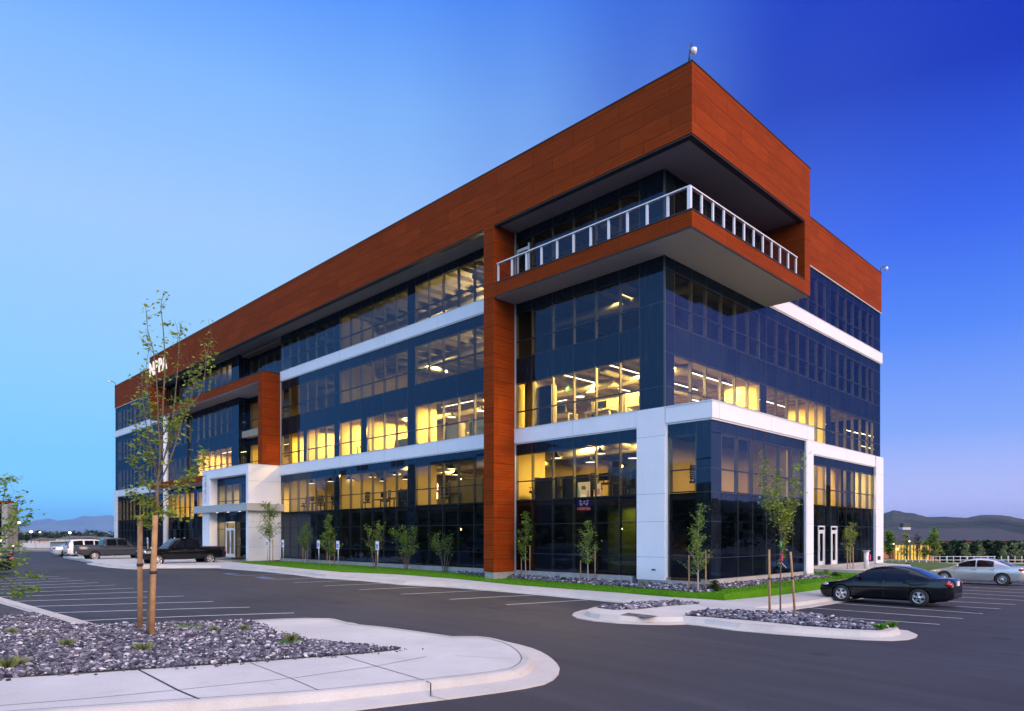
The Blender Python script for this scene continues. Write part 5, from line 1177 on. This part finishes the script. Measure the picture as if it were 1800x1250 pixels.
tree_px(474, 991, 884, 23, 948, 1, 'open tree with dark leaves in front of the white entrance pillar', stakes=[(479.5, 990, 948, 'thin stake behind the tree at the white entrance pillar')], n_br=32, lpb=36, leafm='leaf_green', ls=.13)
tree_px(536, 991, 920, 17, 970, 2, 'left one of the two bushy green lawn trees before the black glass', stakes=[(532.5, 991, 962, 'left stake of the left bushy lawn tree'), (541, 990, 955, 'right stake of the left bushy lawn tree')], n_br=24, lpb=34, barkm='bark_pale', ls=.13)
tree_px(579.5, 995, 907, 20, 975, 3, 'right one of the two bushy green lawn trees before the black glass', stakes=[(575, 995, 966, 'left stake of the right bushy lawn tree'), (588, 994, 950, 'right stake of the right bushy lawn tree')], n_br=28, lpb=34, barkm='bark_pale', ls=.13)
for bx, by, ty, hw, sd_, lb in ((659, 1001, 915, 21, 4, 'bare looking multi stem shrub behind the nearest parking sign'), (714, 1003, 922, 22, 5, 'leafier multi stem shrub in the middle of the lawn'), (781, 1007, 936, 28, 6, 'wide multi stem shrub on the lawn left of the wood column')):
    tree_px(bx, by, ty, hw, by - 28, sd_, lb, 'shrub', multi=8, n_br=34, lpb=(14, 26, 20)[sd_ - 4], leafm='leaf_green', ls=.11, trunk_r=.03)
tree_px(925, 1014, 902, 21, 985, 8, 'upright staked tree right of the wood column', stakes=[(916.5, 1013, 980, 'left stake of the tree right of the wood column'), (931.5, 1013, 958, 'right stake of the tree right of the wood column')], n_br=28, lpb=34, barkm='bark_pale', leafm='leaf_green', ls=.12)
tree_px(1034, 1024, 916, 23, 990, 9, 'sparse staked tree in the gravel left of the white corner column', stakes=[(1020.5, 1022, 985, 'left stake of the sparse tree by the white corner column'), (1046, 1022, 962, 'right stake of the sparse tree by the white corner column')], n_br=26, lpb=26, barkm='bark_pale', leafm='leaf_green', ls=.11)
tree_px(1227, 1040.5, 886, 24, 1005, 10, 'bushy staked tree in front of the corner pavilion glass', stakes=[(1211, 1038, 975, 'left stake of the tree before the corner pavilion'), (1240.5, 1039, 967, 'right stake of the tree before the corner pavilion')], n_br=34, lpb=36, barkm='bark_pale', ls=.085)
tree_px(1495, 1006, 920, 20, 985, 12, 'small staked tree beside the rear doors', stakes=[(1489.5, 1006, 960, 'left stake of the tree beside the rear doors'), (1499.5, 1006, 962, 'right stake of the tree beside the rear doors')], n_br=26, lpb=26, barkm='bark_pale', leafm='leaf_olive', ls=.09, hf=lambda x, y: -.36)
# tree on the right island
p = at(1372, 1078, K); t_dd = (p - CAM).dot(FWD); u = t_dd / FPX
def vase(label, p, u, seed):
    rng = random.Random(seed); t = thing('young_tree', label, 'tree', tuple(p)); wood = MB(); lf = MB(); lf.att = []
    zf = 95 * u; c = curve([(0, 0, -.1), (.01, .01, zf * .5), (.02, 0, zf), (.05, .0, zf * 1.6), (.0, .02, 255 * u)], 5); wood.tube(c, [.034 - .03 * i / 20 for i in range(21)], 8)
    pts = []
    for k in range(17):
        a = 2 * PI * k * .382; zs = zf * rng.uniform(.95, 1.9); w_ = rng.uniform(.4, 1) * 42 * u; hh = rng.uniform(50, 120) * u
        b = Vector((.02, 0, zs)); e = b + Vector((w_ * math.cos(a), w_ * math.sin(a), hh)); m = b.lerp(e, .45) + Vector((w_ * .2 * math.cos(a), w_ * .2 * math.sin(a), -.05 * hh)); cc = curve([b, m, e], 5)
        wood.tube(cc, [.013 - .01 * i / (len(cc) - 1) for i in range(len(cc))], 5, cap=False); tw = []; twigs(cc, .25, rng, .26, 6, wood, .004, tw); pts += [rng.choice(tw) for _ in range(70)] + [cc[rng.randrange(2, len(cc))] for _ in range(22)]
    pts += [c[rng.randrange(9, 21)] for _ in range(60)]
    leaves(lf, pts, .1, rng, 1, .06); wood.build('trunk', M['bark'], t); lf.build('crown', M['leaf_olive'], t)
    for nm, m, z, r_ in (('green_band', 'tag_green', 115 * u, .03),): a = MB(); a.tube([(.02, 0, z), (.02, 0, z + .22)], r_ * 1.2, 8); a.build(nm, M[m], t)
    a = MB(); a.box(-.06, -.02, -.09, -.03, 92 * u, 92 * u + .22); a.build('pink_tag', M['tag_pink'], t); a = MB(); a.add([(.0, -.05, 88 * u), (.02, -.02, 90 * u), (.16, -.12, 80 * u), (.14, -.15, 78 * u)], [(0, 1, 2, 3)]); a.build('paper_tag', M['sign_white'], t)
vase('vase shaped young tree with a green band between two stakes on the right island', p, u, 31)
stake_px(1353, 1079, 1352, 966, .036, 'left wooden stake on the right island', 1017); stake_px(1398, 1081, 1389.5, 970, .036, 'right leaning wooden stake on the right island', 1016)
wm = thing('tree_tie', 'black tie strap joining the right island tree to its stakes', 'strap', tuple(p)); a = MB(); q0 = PXD(1353, 1017, t_dd) - p; q1 = PXD(1393, 1016, t_dd) - p; a.tube([q0, Vector((0, 0, q0.z - .02)), q1], .008, 5); a.build('strap', M['strap_black'], wm)
# tree reaching in from the left edge
base = at(-52, 1095, K); D0 = (base - CAM).dot(FWD); t = thing('young_tree', 'leafy tree reaching in from the left edge of the photo', 'tree', tuple(base)); rng = random.Random(17); wood = MB(); lf = MB(); lf.att = []
wood.tube(curve([PXD(-52, 1100, D0), PXD(-50, 1020, D0), PXD(-46, 960, D0), PXD(-44, 880, D0), PXD(-40, 790, D0)], 4), [.05 - .002 * i for i in range(17)], 8)
for pts, off in (([(-46, 980), (-15, 960), (15, 945), (38, 925), (52, 902)], .1), ([(-46, 1000), (-5, 990), (30, 1003), (58, 1012), (76, 1016)], -.2), ([(-46, 1010), (-10, 1010), (20, 1025), (45, 1035), (56, 1034)], .2), ([(-46, 950), (-10, 915), (5, 880), (12, 850), (19, 843)], -.2), ([(-10, 960), (15, 930), (26, 905), (32, 886), (44, 878)], .3),
                 ([(-46, 960), (-15, 940), (8, 930), (20, 920), (30, 902)], -.4), ([(-46, 990), (-15, 975), (10, 968), (28, 960), (40, 965)], .4), ([(-44, 930), (-20, 890), (-5, 860), (2, 840)], .2), ([(-46, 1000), (-20, 1010), (0, 1030), (20, 1040), (38, 1046)], .3), ([(-46, 970), (-15, 985), (5, 985), (25, 990), (45, 985)], -.5)):
    c = branch_px(pts, off, wood, .016, .004); tw = []; twigs(c, .3, rng, .25, 7, wood, .004, tw); leaves(lf, tw, .1, rng, 2, .06); leaves(lf, [c[rng.randrange(len(c) // 3, len(c))] for _ in range(44)], .11, rng, 1, .07)
for m in (wood, lf): m.v = [tuple(Vector(q) - base) for q in m.v]
wood.build('trunk', M['bark'], t); lf.build('crown', M['leaf_green'], t)
# weeds and small bushes
def tuft(px, py, wpx, hpx, label, seed, hf=KZ, m='grass_blade', n=170, flat=False):
    p = at(px, py, 0, hf); u = (p - CAM).dot(FWD) / FPX; rng = random.Random(seed); t = MB(); att = []; w_, h_ = wpx * u * .75, hpx * u * .62
    for i in range(n):
        a = rng.uniform(0, 2 * PI); r_ = rng.random() ** .6 * w_ * .5; b = Vector((r_ * math.cos(a) * (1 if flat else .5), r_ * math.sin(a) * (1 if flat else .5), 0)); d = Vector((math.cos(a) * rng.uniform(.1, .7), math.sin(a) * rng.uniform(.1, .7), 1)).normalized(); L = h_ * rng.uniform(.4, 1.1); s_ = Vector((-math.sin(a), math.cos(a), 0)) * .0022
        e = b + d * L + Vector((math.cos(a), math.sin(a), 0)) * L * .2; o = len(t.v); t.v += [tuple(b - s_), tuple(b + s_), tuple(b + d * L * .6 + s_ * .7), tuple(e), tuple(b + d * L * .6 - s_ * .7)]; t.f.append((o, o + 1, o + 2, o + 3, o + 4)); t.m.append(0); t.sm.append(False); att += [rng.uniform(0, 1)] * 5
    t.att = att; ob = t.build('weed_tuft', M[m], None); ob.location = p; return tag(ob, label, 'weed')
for i, (px, py, w_, h_, lb, fl, m) in enumerate([(20, 1116, 22, 20, 'pale weed tuft near the left edge of the near gravel', 0, 'leaf_tan'), (60, 1120, 44, 9, 'flat green weed patch in the left of the near gravel', 1, 'grass_blade'), (117, 1137, 26, 24, 'upright weed tuft left of the stakes in the near gravel', 0, 'leaf_tan'), (252, 1147, 30, 30, 'tallest weed tuft just in front of the two stakes', 0, 'leaf_tan'), (333, 1104, 54, 11, 'wide flat green weed patch right of the stakes', 1, 'grass_blade'), (376, 1112, 22, 18, 'pale round weed right of the wide green patch', 0, 'leaf_tan'), (429, 1109, 18, 18, 'small pale weed at the gravel corner by the ramp', 0, 'leaf_tan'), (511, 1132, 54, 12, 'green weed patch with tall seed stalks near the gravel tip', 1, 'grass_blade'), (511, 1131, 14, 30, 'thin seed stalks rising from the weed near the gravel tip', 0, 'leaf_tan'), (35, 1172, 30, 24, 'low weed at the lower left of the near gravel', 0, 'leaf_tan'), (12, 1178, 40, 40, 'arching grass weed at the lower left corner of the gravel', 0, 'leaf_tan'),
        (1095, 1065, 16, 10, 'small green weed on the small gravel patch of the right island', 0, 'grass_blade'), (1144, 1061, 10, 6, 'tiny weed in the middle of the small gravel patch', 0, 'leaf_tan'), (1189, 1059, 9, 9, 'thin weed at the right end of the small gravel patch', 0, 'leaf_tan'), (1275, 1077, 30, 8, 'flat green weed at the left end of the long gravel patch', 1, 'grass_blade'), (1546, 1107, 28, 20, 'big green weed clump at the right tip of the island', 0, 'grass_blade'), (1568, 1103, 22, 18, 'second green weed clump at the right tip of the island', 0, 'grass_blade')]):
    tuft(px, py, w_, h_, lb, 50 + i, m=m, flat=fl, n=520 if fl else 420)
def bush(px, py, wpx, hpx, label, seed, hf=BZ, m='leaf_dark', n=420):
    p = at(px, py, 0, hf); u = (p - CAM).dot(FWD) / FPX; rng = random.Random(seed); lf = MB(); lf.att = []; pts = []
    for _ in range(n):
        a, b = rng.uniform(0, 2 * PI), rng.uniform(0, PI / 2); r_ = rng.random() ** .35; pts.append((math.cos(a) * math.cos(b) * r_ * wpx * u / 2, math.sin(a) * math.cos(b) * r_ * wpx * u / 2, math.sin(b) * r_ * hpx * u + .02))
    leaves(lf, pts, .09, rng, 1, .03); o = lf.build('round_bush', M[m]); o.location = p; tag(o, label, 'bush')
bush(1256, 1038, 22, 17, 'small dark round bush at the pavilion corner', 1); bush(1468, 1017, 22, 10, 'low dark bush beside the rear lawn step', 2, lambda x, y: -.45); bush(1452, 1010, 16, 8, 'pale low plant on the rear lawn', 3, lambda x, y: -.36, 'leaf_tan', 200)
bush(1595, 1000, 16, 9, 'dark round bush on the grass behind the black saloon', 4, lambda x, y: -.9); bush(1130, 1030, 12, 7, 'small pale plant in the gravel by the white corner column', 6, BZ, 'leaf_tan', 160); bush(992, 1021, 16, 5, 'flat dark plant in the gravel under the dark glass', 7, BZ, 'leaf_dark', 160)

# ---------------------------------------------------------------- distance
def atd(px, py, dep, z=None):
    p = PXD(px, py, dep); return p
tg = MB(); gx = []
for i in range(34):
    for j in range(26):
        d = 22 + i * i * .36; l = d * (.36 + .75 * j / 25); q = CAM + FWD * d + RGT * l; tg.v.append((q.x, q.y, TZ(q.x, q.y) + (.03 if q.x > 27 else 0)))
for i in range(33):
    for j in range(25):
        a = i * 26 + j; c = [Vector(tg.v[k]) for k in (a, a + 26, a + 27, a + 1)]
        if min(v.x for v in c) > 27.5: tg.f.append((a, a + 1, a + 27, a + 26))
tg.m = [0] * len(tg.f); tg.sm = [True] * len(tg.f)
tag(tg.build('meadow', M['field_grass']), kind='structure')
# long dark roofed building with a lit glass front
DB = 150
def bx(mb, px0, px1, py0, py1, dep, thick, m=0):
    """a block of real depth whose front face spans the given photo rectangle at the given distance, square to the sight line"""
    a, b = PXD(px0, py1, dep), PXD(px1, py1, dep); z1 = PXD(px0, py0, dep).z; o = FWD * thick
    q = [a, b, b + o, a + o]; mb.add([(p.x, p.y, a.z) for p in q] + [(p.x, p.y, z1) for p in q], [(3, 2, 1, 0), (4, 5, 6, 7), (0, 1, 5, 4), (1, 2, 6, 5), (2, 3, 7, 6), (3, 0, 4, 7)], m); return mb
t = thing('long_building', 'long low building with dark hipped roof, orange brick wall and lit glass front', 'building', tuple(PXD(1660, 985, DB)))
def off(mb): mb.v = [tuple(Vector(v) - t.location) for v in mb.v]; return mb
off(bx(MB(), 1530, 1840, 951, 992, DB, 30)).build('wall', M['brick_orange'], t)
rf = MB(); a, b = PXD(1520, 951, DB - 1), PXD(1850, 951, DB - 1); zt = PXD(1600, 929, DB + 12).z; c = [a, b, b + FWD * 34, a + FWD * 34]; r0 = PXD(1520, 929, DB + 12); r1 = PXD(1752, 929, DB + 12)
rf.add([(*p[:2], a.z) for p in c] + [(*r0[:2], zt), (*r1[:2], zt)], [(0, 1, 5, 4), (1, 2, 5), (2, 3, 4, 5), (3, 0, 4), (3, 2, 1, 0)]); ro = off(rf).build('roof', M['roof_slate'], t)
off(bx(MB(), 1588, 1600, 920, 927, DB + 10, 1.4)).build('cupola', M['dark_trim'], ro); off(bx(MB(), 1587, 1601, 927, 931.5, DB + 9.8, 1.8)).build('cupola_base', M['fence_white'], ro)
off(bx(MB(), 1566, 1632, 951.5, 958, DB - 2, 2)).build('canopy', M['dark_trim'], t)
gl = MB(); bx(gl, 1573, 1634, 957.5, 984, DB - .6, .3, 0)
for k in range(12): x = 1573 + k * 5.5; bx(gl, x, x + .7, 957.5, 984, DB - .8, .2, 1)
for y in (965, 974): bx(gl, 1573, 1634, y, y + .6, DB - .85, .1, 1)
off(gl).build('glass_front', [M['warm_glow'], M['dark_trim']], t)
t2 = thing('lit_sign', 'low glowing white sign board beyond the right end of the building', 'sign', tuple(PXD(1527, 990, 95))); m_ = bx(MB(), 1510, 1544, 978.5, 986, 95, .4); m_.v = [tuple(Vector(v) - t2.location) for v in m_.v]; m_.build('board', M['white_glow'], t2); m_ = bx(MB(), 1514, 1540, 986, 992, 95.1, .2); m_.v = [tuple(Vector(v) - t2.location) for v in m_.v]; m_.build('base', M['dark_trim'], t2)
def far_lamp(px, py, gy, dep, label, m, r_=.16):
    b = PXD(px, gy, dep); t = thing('street_lamp', label, 'lamp', tuple(b)); h = PXD(px, py, dep).z - b.z; a = MB(); a.tube([(0, 0, 0), (0, 0, h)], .06, 6); a.build('post', M['dark_trim'], t); a = MB(); a.lathe([(0, h), (r_, h + r_ * .6), (r_, h + r_ * 1.2), (0, h + r_ * 1.6)], n=8); a.build('lamp_head', M[m], t)
far_lamp(1578, 968, 990, 110, 'lamp with a red orange glow before the lit glass front', 'red_glow', .3); far_lamp(1599, 953, 988, 120, 'small white lamp above the lit glass front', 'white_glow'); far_lamp(1565, 958, 988, 115, 'small yellow lamp left of the lit glass front', 'lamp_face', .2); far_lamp(1570, 958, 988, 116, 'second small yellow lamp left of the lit glass front', 'lamp_face', .2); far_lamp(1673, 962, 986, 120, 'small pale lamp among the evergreens', 'lamp_face', .2)
far_lamp(122.5, 938, 958, 140, 'street lamp with a bright yellow white glare above the houses', 'street_glow', .2); far_lamp(54.5, 937, 962, 140, 'dimmer white street lamp left of the glaring one', 'lamp_face', .3); far_lamp(70, 937, 956, 170, 'tiny street lamp between the two brighter ones', 'lamp_face', .2); far_lamp(23, 961, 978, 80, 'low lamp glowing behind the left tree', 'lamp_face', .1); far_lamp(32.5, 921, 962, 110, 'white lamp showing through the left tree', 'lamp_face', .25)
# background trees on the right
def fx(px, gy, ty, hw, dep, seed, label, leafm, name='background_tree', cb=.25, n_br=26, lpb=34, ls=.4, tr=.09, group=None):
    b = PXD(px, gy, dep); u = dep / FPX; h = (gy - ty) * u; small_tree(name, label, 'tree', b, h, hw * u, h * cb, seed, leafm=leafm, n_br=n_br, lpb=lpb, ls=ls, trunk_r=tr, group=group)
fx(1563, 988, 934, 12, 95, 61, 'green poplar like tree just right of the white end pillar', 'leaf_green', ls=.34); fx(1593, 992, 938, 11, 90, 62, 'thin brownish tree in front of the lit glass front', 'leaf_olive', lpb=12, ls=.25); fx(1613, 990, 938, 10, 92, 63, 'bare thin tree right of the lit glass front centre', 'leaf_dark', lpb=8, ls=.25); fx(1643, 994, 927, 14, 88, 64, 'tall green tree in front of the dark roof', 'leaf_green', ls=.32); fx(1625, 992, 950, 9, 90, 65, 'small sparse tree left of the tall green one', 'leaf_olive', lpb=10, ls=.25)
for i in range(15):
    px = 1660 + i * 10.5; fx(px + (i % 3) * 2, 988, (956, 950, 955, 949)[i % 4] + (i % 2) * 2, 11, 112 + (i * 7) % 9, 70 + i, 'dense dark evergreen in the row before the orange brick wall', 'leaf_dark', 'evergreen_tree', .02, 30, 46, .55, .1, 'evergreens before the brick wall')
for i, px in enumerate((1698, 1722, 1765, 1783, 1797)): fx(px, 994, (955, 957, 958, 955, 952)[i], 9, 80 + 3 * i, 90 + i, 'thin tan young tree in front of the evergreens', 'leaf_tan', lpb=14, ls=.2, tr=.06, group='thin trees before the evergreens', n_br=18)
# fence
t = thing('rail_fence', 'white rail fence with posts across the grass on the right', 'fence', tuple(PXD(1690, 992, 75))); fp = [(1520 + 12 * i) for i in range(25)]
for i, px in enumerate(fp):
    a = PXD(px, 993 - .1 * i * .1, 78); a.z = PXD(px, 994, 78).z; zt = PXD(px, 977.5 if i > 9 else 985, 78).z; m_ = MB(); m_.tube([a - t.location, Vector((a.x, a.y, zt)) - t.location], .05 if i % 3 else .09, 6); m_.build('post', M['fence_white'], t)
for y in (978.5, 984.5, 990): a, b = PXD(1635 if y < 980 else 1520, y, 78) - t.location, PXD(1750 if y < 980 else 1808, y, 78) - t.location; m_ = MB(); m_.tube([a, b], .045, 6); m_.build('rail', M['fence_white'], t)
# houses, wall and trees on the left
def house(px0, px1, wy0, wy1, ry, dep, label, wm, hip=.25, glow=False):
    t = thing('house', label, 'house', tuple(PXD((px0 + px1) / 2, wy1, dep))); m_ = bx(MB(), px0, px1, wy0, wy1 + 4, dep, 9); m_.v = [tuple(Vector(v) - t.location) for v in m_.v]; w0 = m_.build('wall', M[wm], t)
    a, b = PXD(px0 - 1.5, wy0, dep - .5), PXD(px1 + 1.5, wy0, dep - .5); z = PXD(px0, ry, dep).z; c = [a, b, b + FWD * 10, a + FWD * 10]; k = hip; r0 = a.lerp(b, k) + FWD * 5; r1 = a.lerp(b, 1 - k) + FWD * 5
    m_ = MB(); m_.add([tuple(Vector((p.x, p.y, a.z)) - t.location) for p in c] + [tuple(Vector((p.x, p.y, z)) - t.location) for p in (r0, r1)], [(0, 1, 5, 4), (1, 2, 5), (2, 3, 4, 5), (3, 0, 4), (3, 2, 1, 0)]); m_.build('roof', M['house_roof'], t)
    for f in (.25, .7): x = px0 + (px1 - px0) * f; m_ = bx(MB(), x, x + 2.2, wy0 + 3, wy0 + 6.5, dep - .06, .05); m_.v = [tuple(Vector(v) - t.location) for v in m_.v]; m_.build('window', M['car_glass'], t)
house(98, 122, 947, 957, 942, 190, 'pale house with a hipped roof under the glaring street lamp', 'house_wall_pale'); house(122, 146, 945.5, 958, 942, 185, 'pinkish house with a low roof right of the glaring street lamp', 'house_wall'); house(146, 172, 951, 960, 943.5, 180, 'house with a dark gabled roof left of the grey pickup cab', 'house_wall', .12); house(185, 203, 951, 962, 944, 170, 'house with a pink gable at the left end of the office building', 'house_wall', .45); house(50, 64, 950, 956, 945, 230, 'small white house among the trees on the left', 'house_wall_pale'); house(68, 80, 950, 956, 946.5, 240, 'second small white house among the trees on the left', 'house_wall_pale')
t = thing('boundary_wall', 'pale panel wall in front of the houses on the left', 'wall', tuple(PXD(60, 964, 130)))
for a, b in ((36, 62), (63, 88), (112, 150), (151, 200)): m_ = bx(MB(), a, b, 954.5, 966, 130, .3); m_.v = [tuple(Vector(v) - t.location) for v in m_.v]; m_.build('panel', M['fence_white'], t)
m_ = bx(MB(), 36, 118, 962.3, 963.4, 129.7, .2); m_.v = [tuple(Vector(v) - t.location) for v in m_.v]; m_.build('rail', M['fence_white'], t)
t = thing('shed', 'grey green flat roofed shed left of the pinkish house', 'shed', tuple(PXD(100, 966, 126))); m_ = bx(MB(), 88, 112, 952.5, 966, 126, 5); m_.v = [tuple(Vector(v) - t.location) for v in m_.v]; m_.build('wall', M['block_teal'], t); m_ = bx(MB(), 86, 113, 950.8, 952.5, 125.5, 6); m_.v = [tuple(Vector(v) - t.location) for v in m_.v]; m_.build('roof', M['fence_white'], t)
t = thing('neighbour_building', 'dark building with a grey corner pillar cut by the left edge', 'building', tuple(PXD(0, 962, 85))); 
for nm, m_, mm in (('wall', bx(MB(), -60, 3, 884, 962, 85, 1.2), 'spandrel_glass'), ('pillar', bx(MB(), 3, 13, 886, 962, 84.6, 1.8), 'plinth'), ('roof', bx(MB(), -60, 4, 880, 884, 84.6, 2), 'wood_panel'), ('lit_window', bx(MB(), -10, 4.5, 949, 953, 84.9, .1), 'lamp_face')): m_.v = [tuple(Vector(v) - t.location) for v in m_.v]; m_.build(nm, M[mm], t)
# tree belt on the left skyline: one mass
rng = random.Random(5); wd = MB(); lf = MB(); lf.att = []
for i in range(110):
    px = -260 + i * 5.2 + rng.uniform(-2, 2); dep = rng.uniform(300, 420); u = dep / FPX; ty = 936 + rng.uniform(-3.5, 5); b = PXD(px, 949, dep); h = (949 - ty) * u; w_ = rng.uniform(4.5, 8) * u
    pts = []
    for _ in range(85): a, e_ = rng.uniform(0, 2 * PI), rng.uniform(0, 1); r_ = w_ * (1 - e_ ** 2 * .75) * rng.random() ** .4; pts.append(b + Vector((r_ * math.cos(a), r_ * math.sin(a), h * (.05 + .95 * e_))))
    leaves(lf, pts, 1.5, rng, 1, .4); wd.tube([b, b + Vector((0, 0, h * .6))], .25, 5)
tag(lf.build('tree_belt', M['leaf_dark']), 'dark belt of trees along the left skyline below the mountains', kind='stuff')
# dark trees on the far side of the street, mirrored in the lower glass
lf = MB(); lf.att = []
for i in range(150):
    a = .95 + (2 * PI - 2.0) * i / 149 + rng.uniform(-.02, .02); d_ = FWD * math.cos(a) + RGT * math.sin(a); r_ = rng.uniform(150, 190); b = CAM + d_ * r_; b.z = -1; h = (10.5 + 3 * math.sin(i * .9) + rng.uniform(-2, 2.5)) * r_ / 170; w_ = rng.uniform(4, 7); pts = []
    for _ in range(70): q, e_ = rng.uniform(0, 2 * PI), rng.uniform(0, 1); k_ = w_ * (1 - e_ ** 2 * .7) * rng.random() ** .4; pts.append(b + Vector((k_ * math.cos(q), k_ * math.sin(q), h * e_)))
    leaves(lf, pts, 3.2, rng, 1, .4)
tag(lf.build('tree_belt', M['leaf_dark']), 'dark belt of street trees behind the camera mirrored in the glass', kind='stuff')
# hills ring and the far mountains
def terrain_ring(name, prof, r_in, r_mid, r_out, mat, a0, a1, na, base=-6, rough=.12, seed=1, rows=9):
    rg = np.random.default_rng(seed); ph = rg.uniform(0, 6.28, 24); fr = rg.uniform(4, 60, 24); m = MB()
    for i in range(na + 1):
        a = a0 + (a1 - a0) * i / na; d = FWD * math.cos(a) + RGT * math.sin(a); H = prof(a)
        for j in range(rows):
            f = j / (rows - 1); r_ = r_in + (r_out - r_in) * f; fm = (r_mid - r_in) / (r_out - r_in)
            s_ = ss(f / fm) if f <= fm else 1 - .6 * ss((f - fm) / (1 - fm)); nz = sum(math.sin(fr[k] * a * (1 + .1 * math.sin(k)) + ph[k] + f * 7 * ((k % 5) - 2)) for k in range(24)) / 24
            wob = 0 if abs(f - fm) < .02 else nz * rough * H * 2.2 * (1 if 0 < f < 1 else 0)
            p = CAM + d * r_; m.v.append((p.x, p.y, base + (H - base) * s_ + wob * (1 if f < fm else .3)))
    for i in range(na):
        for j in range(rows - 1): m.f.append((i * rows + j, i * rows + j + 1, (i + 1) * rows + j + 1, (i + 1) * rows + j))
    m.m = [0] * len(m.f); m.sm = [True] * len(m.f); return tag(m.build(name, M[mat], recalc=True), kind='structure')
HP = [(1500, 909), (1530, 908), (1548, 905), (1560, 900.5), (1571, 897), (1580, 898.5), (1592, 901.5), (1605, 902.5), (1617, 906), (1630, 909), (1660, 909), (1680, 910.5), (1700, 911.5), (1712, 909), (1725, 906.8), (1740, 906.3), (1757, 907), (1772, 908.5), (1790, 912), (1805, 914.5), (1840, 917), (1900, 914), (2000, 905)]
R2_ = 2300
def h_right(a):
    px = CXP + FPX * math.tan(a); r_ = R2_
    for (x0, y0), (x1, y1) in zip(HP[:-1], HP[1:]):
        if x0 <= px <= x1: y = y0 + (y1 - y0) * ss((px - x0) / (x1 - x0)); return 1.8 + (HZP - y) / FPX * r_ * math.cos(a)
    return 1.8 + 36 / FPX * r_ * math.cos(a)
terrain_ring('hills', h_right, 700, R2_, 3400, 'hill_grass', math.atan((1480 - 900) / FPX), math.atan(1100 / FPX), 150, -12, .1, 3, 15)
def h_back(a): return 78 + 42 * math.sin(a * 3.1) + 22 * math.sin(a * 9.3 + 1) + 10 * math.sin(a * 23)
terrain_ring('hills', lambda a: 1.2 * h_back(a), 500, 1300, 2600, 'hill_grass', math.atan(1100 / FPX), 2 * PI - .80, 180, -6, .1, 5)
MP = [(-700, 915), (-60, 925), (20, 928), (35, 921), (50, 919), (62, 914.5), (75, 913), (85, 911), (92, 912.5), (100, 915.5), (112, 914), (125, 913.5), (135, 911), (146, 907.8), (155, 908.5), (165, 909), (180, 907.5), (190, 906.8), (203, 908), (300, 911), (420, 915)]
def h_mt(a):
    px = CXP + FPX * math.tan(a); r_ = 11000
    for (x0, y0), (x1, y1) in zip(MP[:-1], MP[1:]):
        if x0 <= px <= x1: y = y0 + (y1 - y0) * ss((px - x0) / (x1 - x0)); return 1.8 + (HZP - y) / FPX * r_ * math.cos(a)
    return 200
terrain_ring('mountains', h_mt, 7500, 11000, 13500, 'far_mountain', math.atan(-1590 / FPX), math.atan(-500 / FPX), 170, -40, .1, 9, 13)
gs = MB(); 
for q in ((-14000, -14000), (14000, -14000), (14000, 14000), (-14000, 14000)): gs.v.append((*q, -7.5))
gs.f.append((0, 1, 2, 3)); gs.m = [0]; gs.sm = [False]; tag(gs.build('plain', M['dry_ground']), kind='structure')

# the evening air: fades the far hills to blue
hz = MB(); hz.box(-14500, 14500, -14500, 14500, -9, 345)
t = NT('haze_air'); pv = t.n('ShaderNodeVolumePrincipled'); pv.inputs['Color'].default_value = (.34, .66, 1, 1); pv.inputs['Density'].default_value = .9e-4; pv.inputs['Anisotropy'].default_value = .5; t.l(pv.outputs[0], t.out.inputs['Volume'])
tag(hz.build('haze', t.mat), kind='stuff')
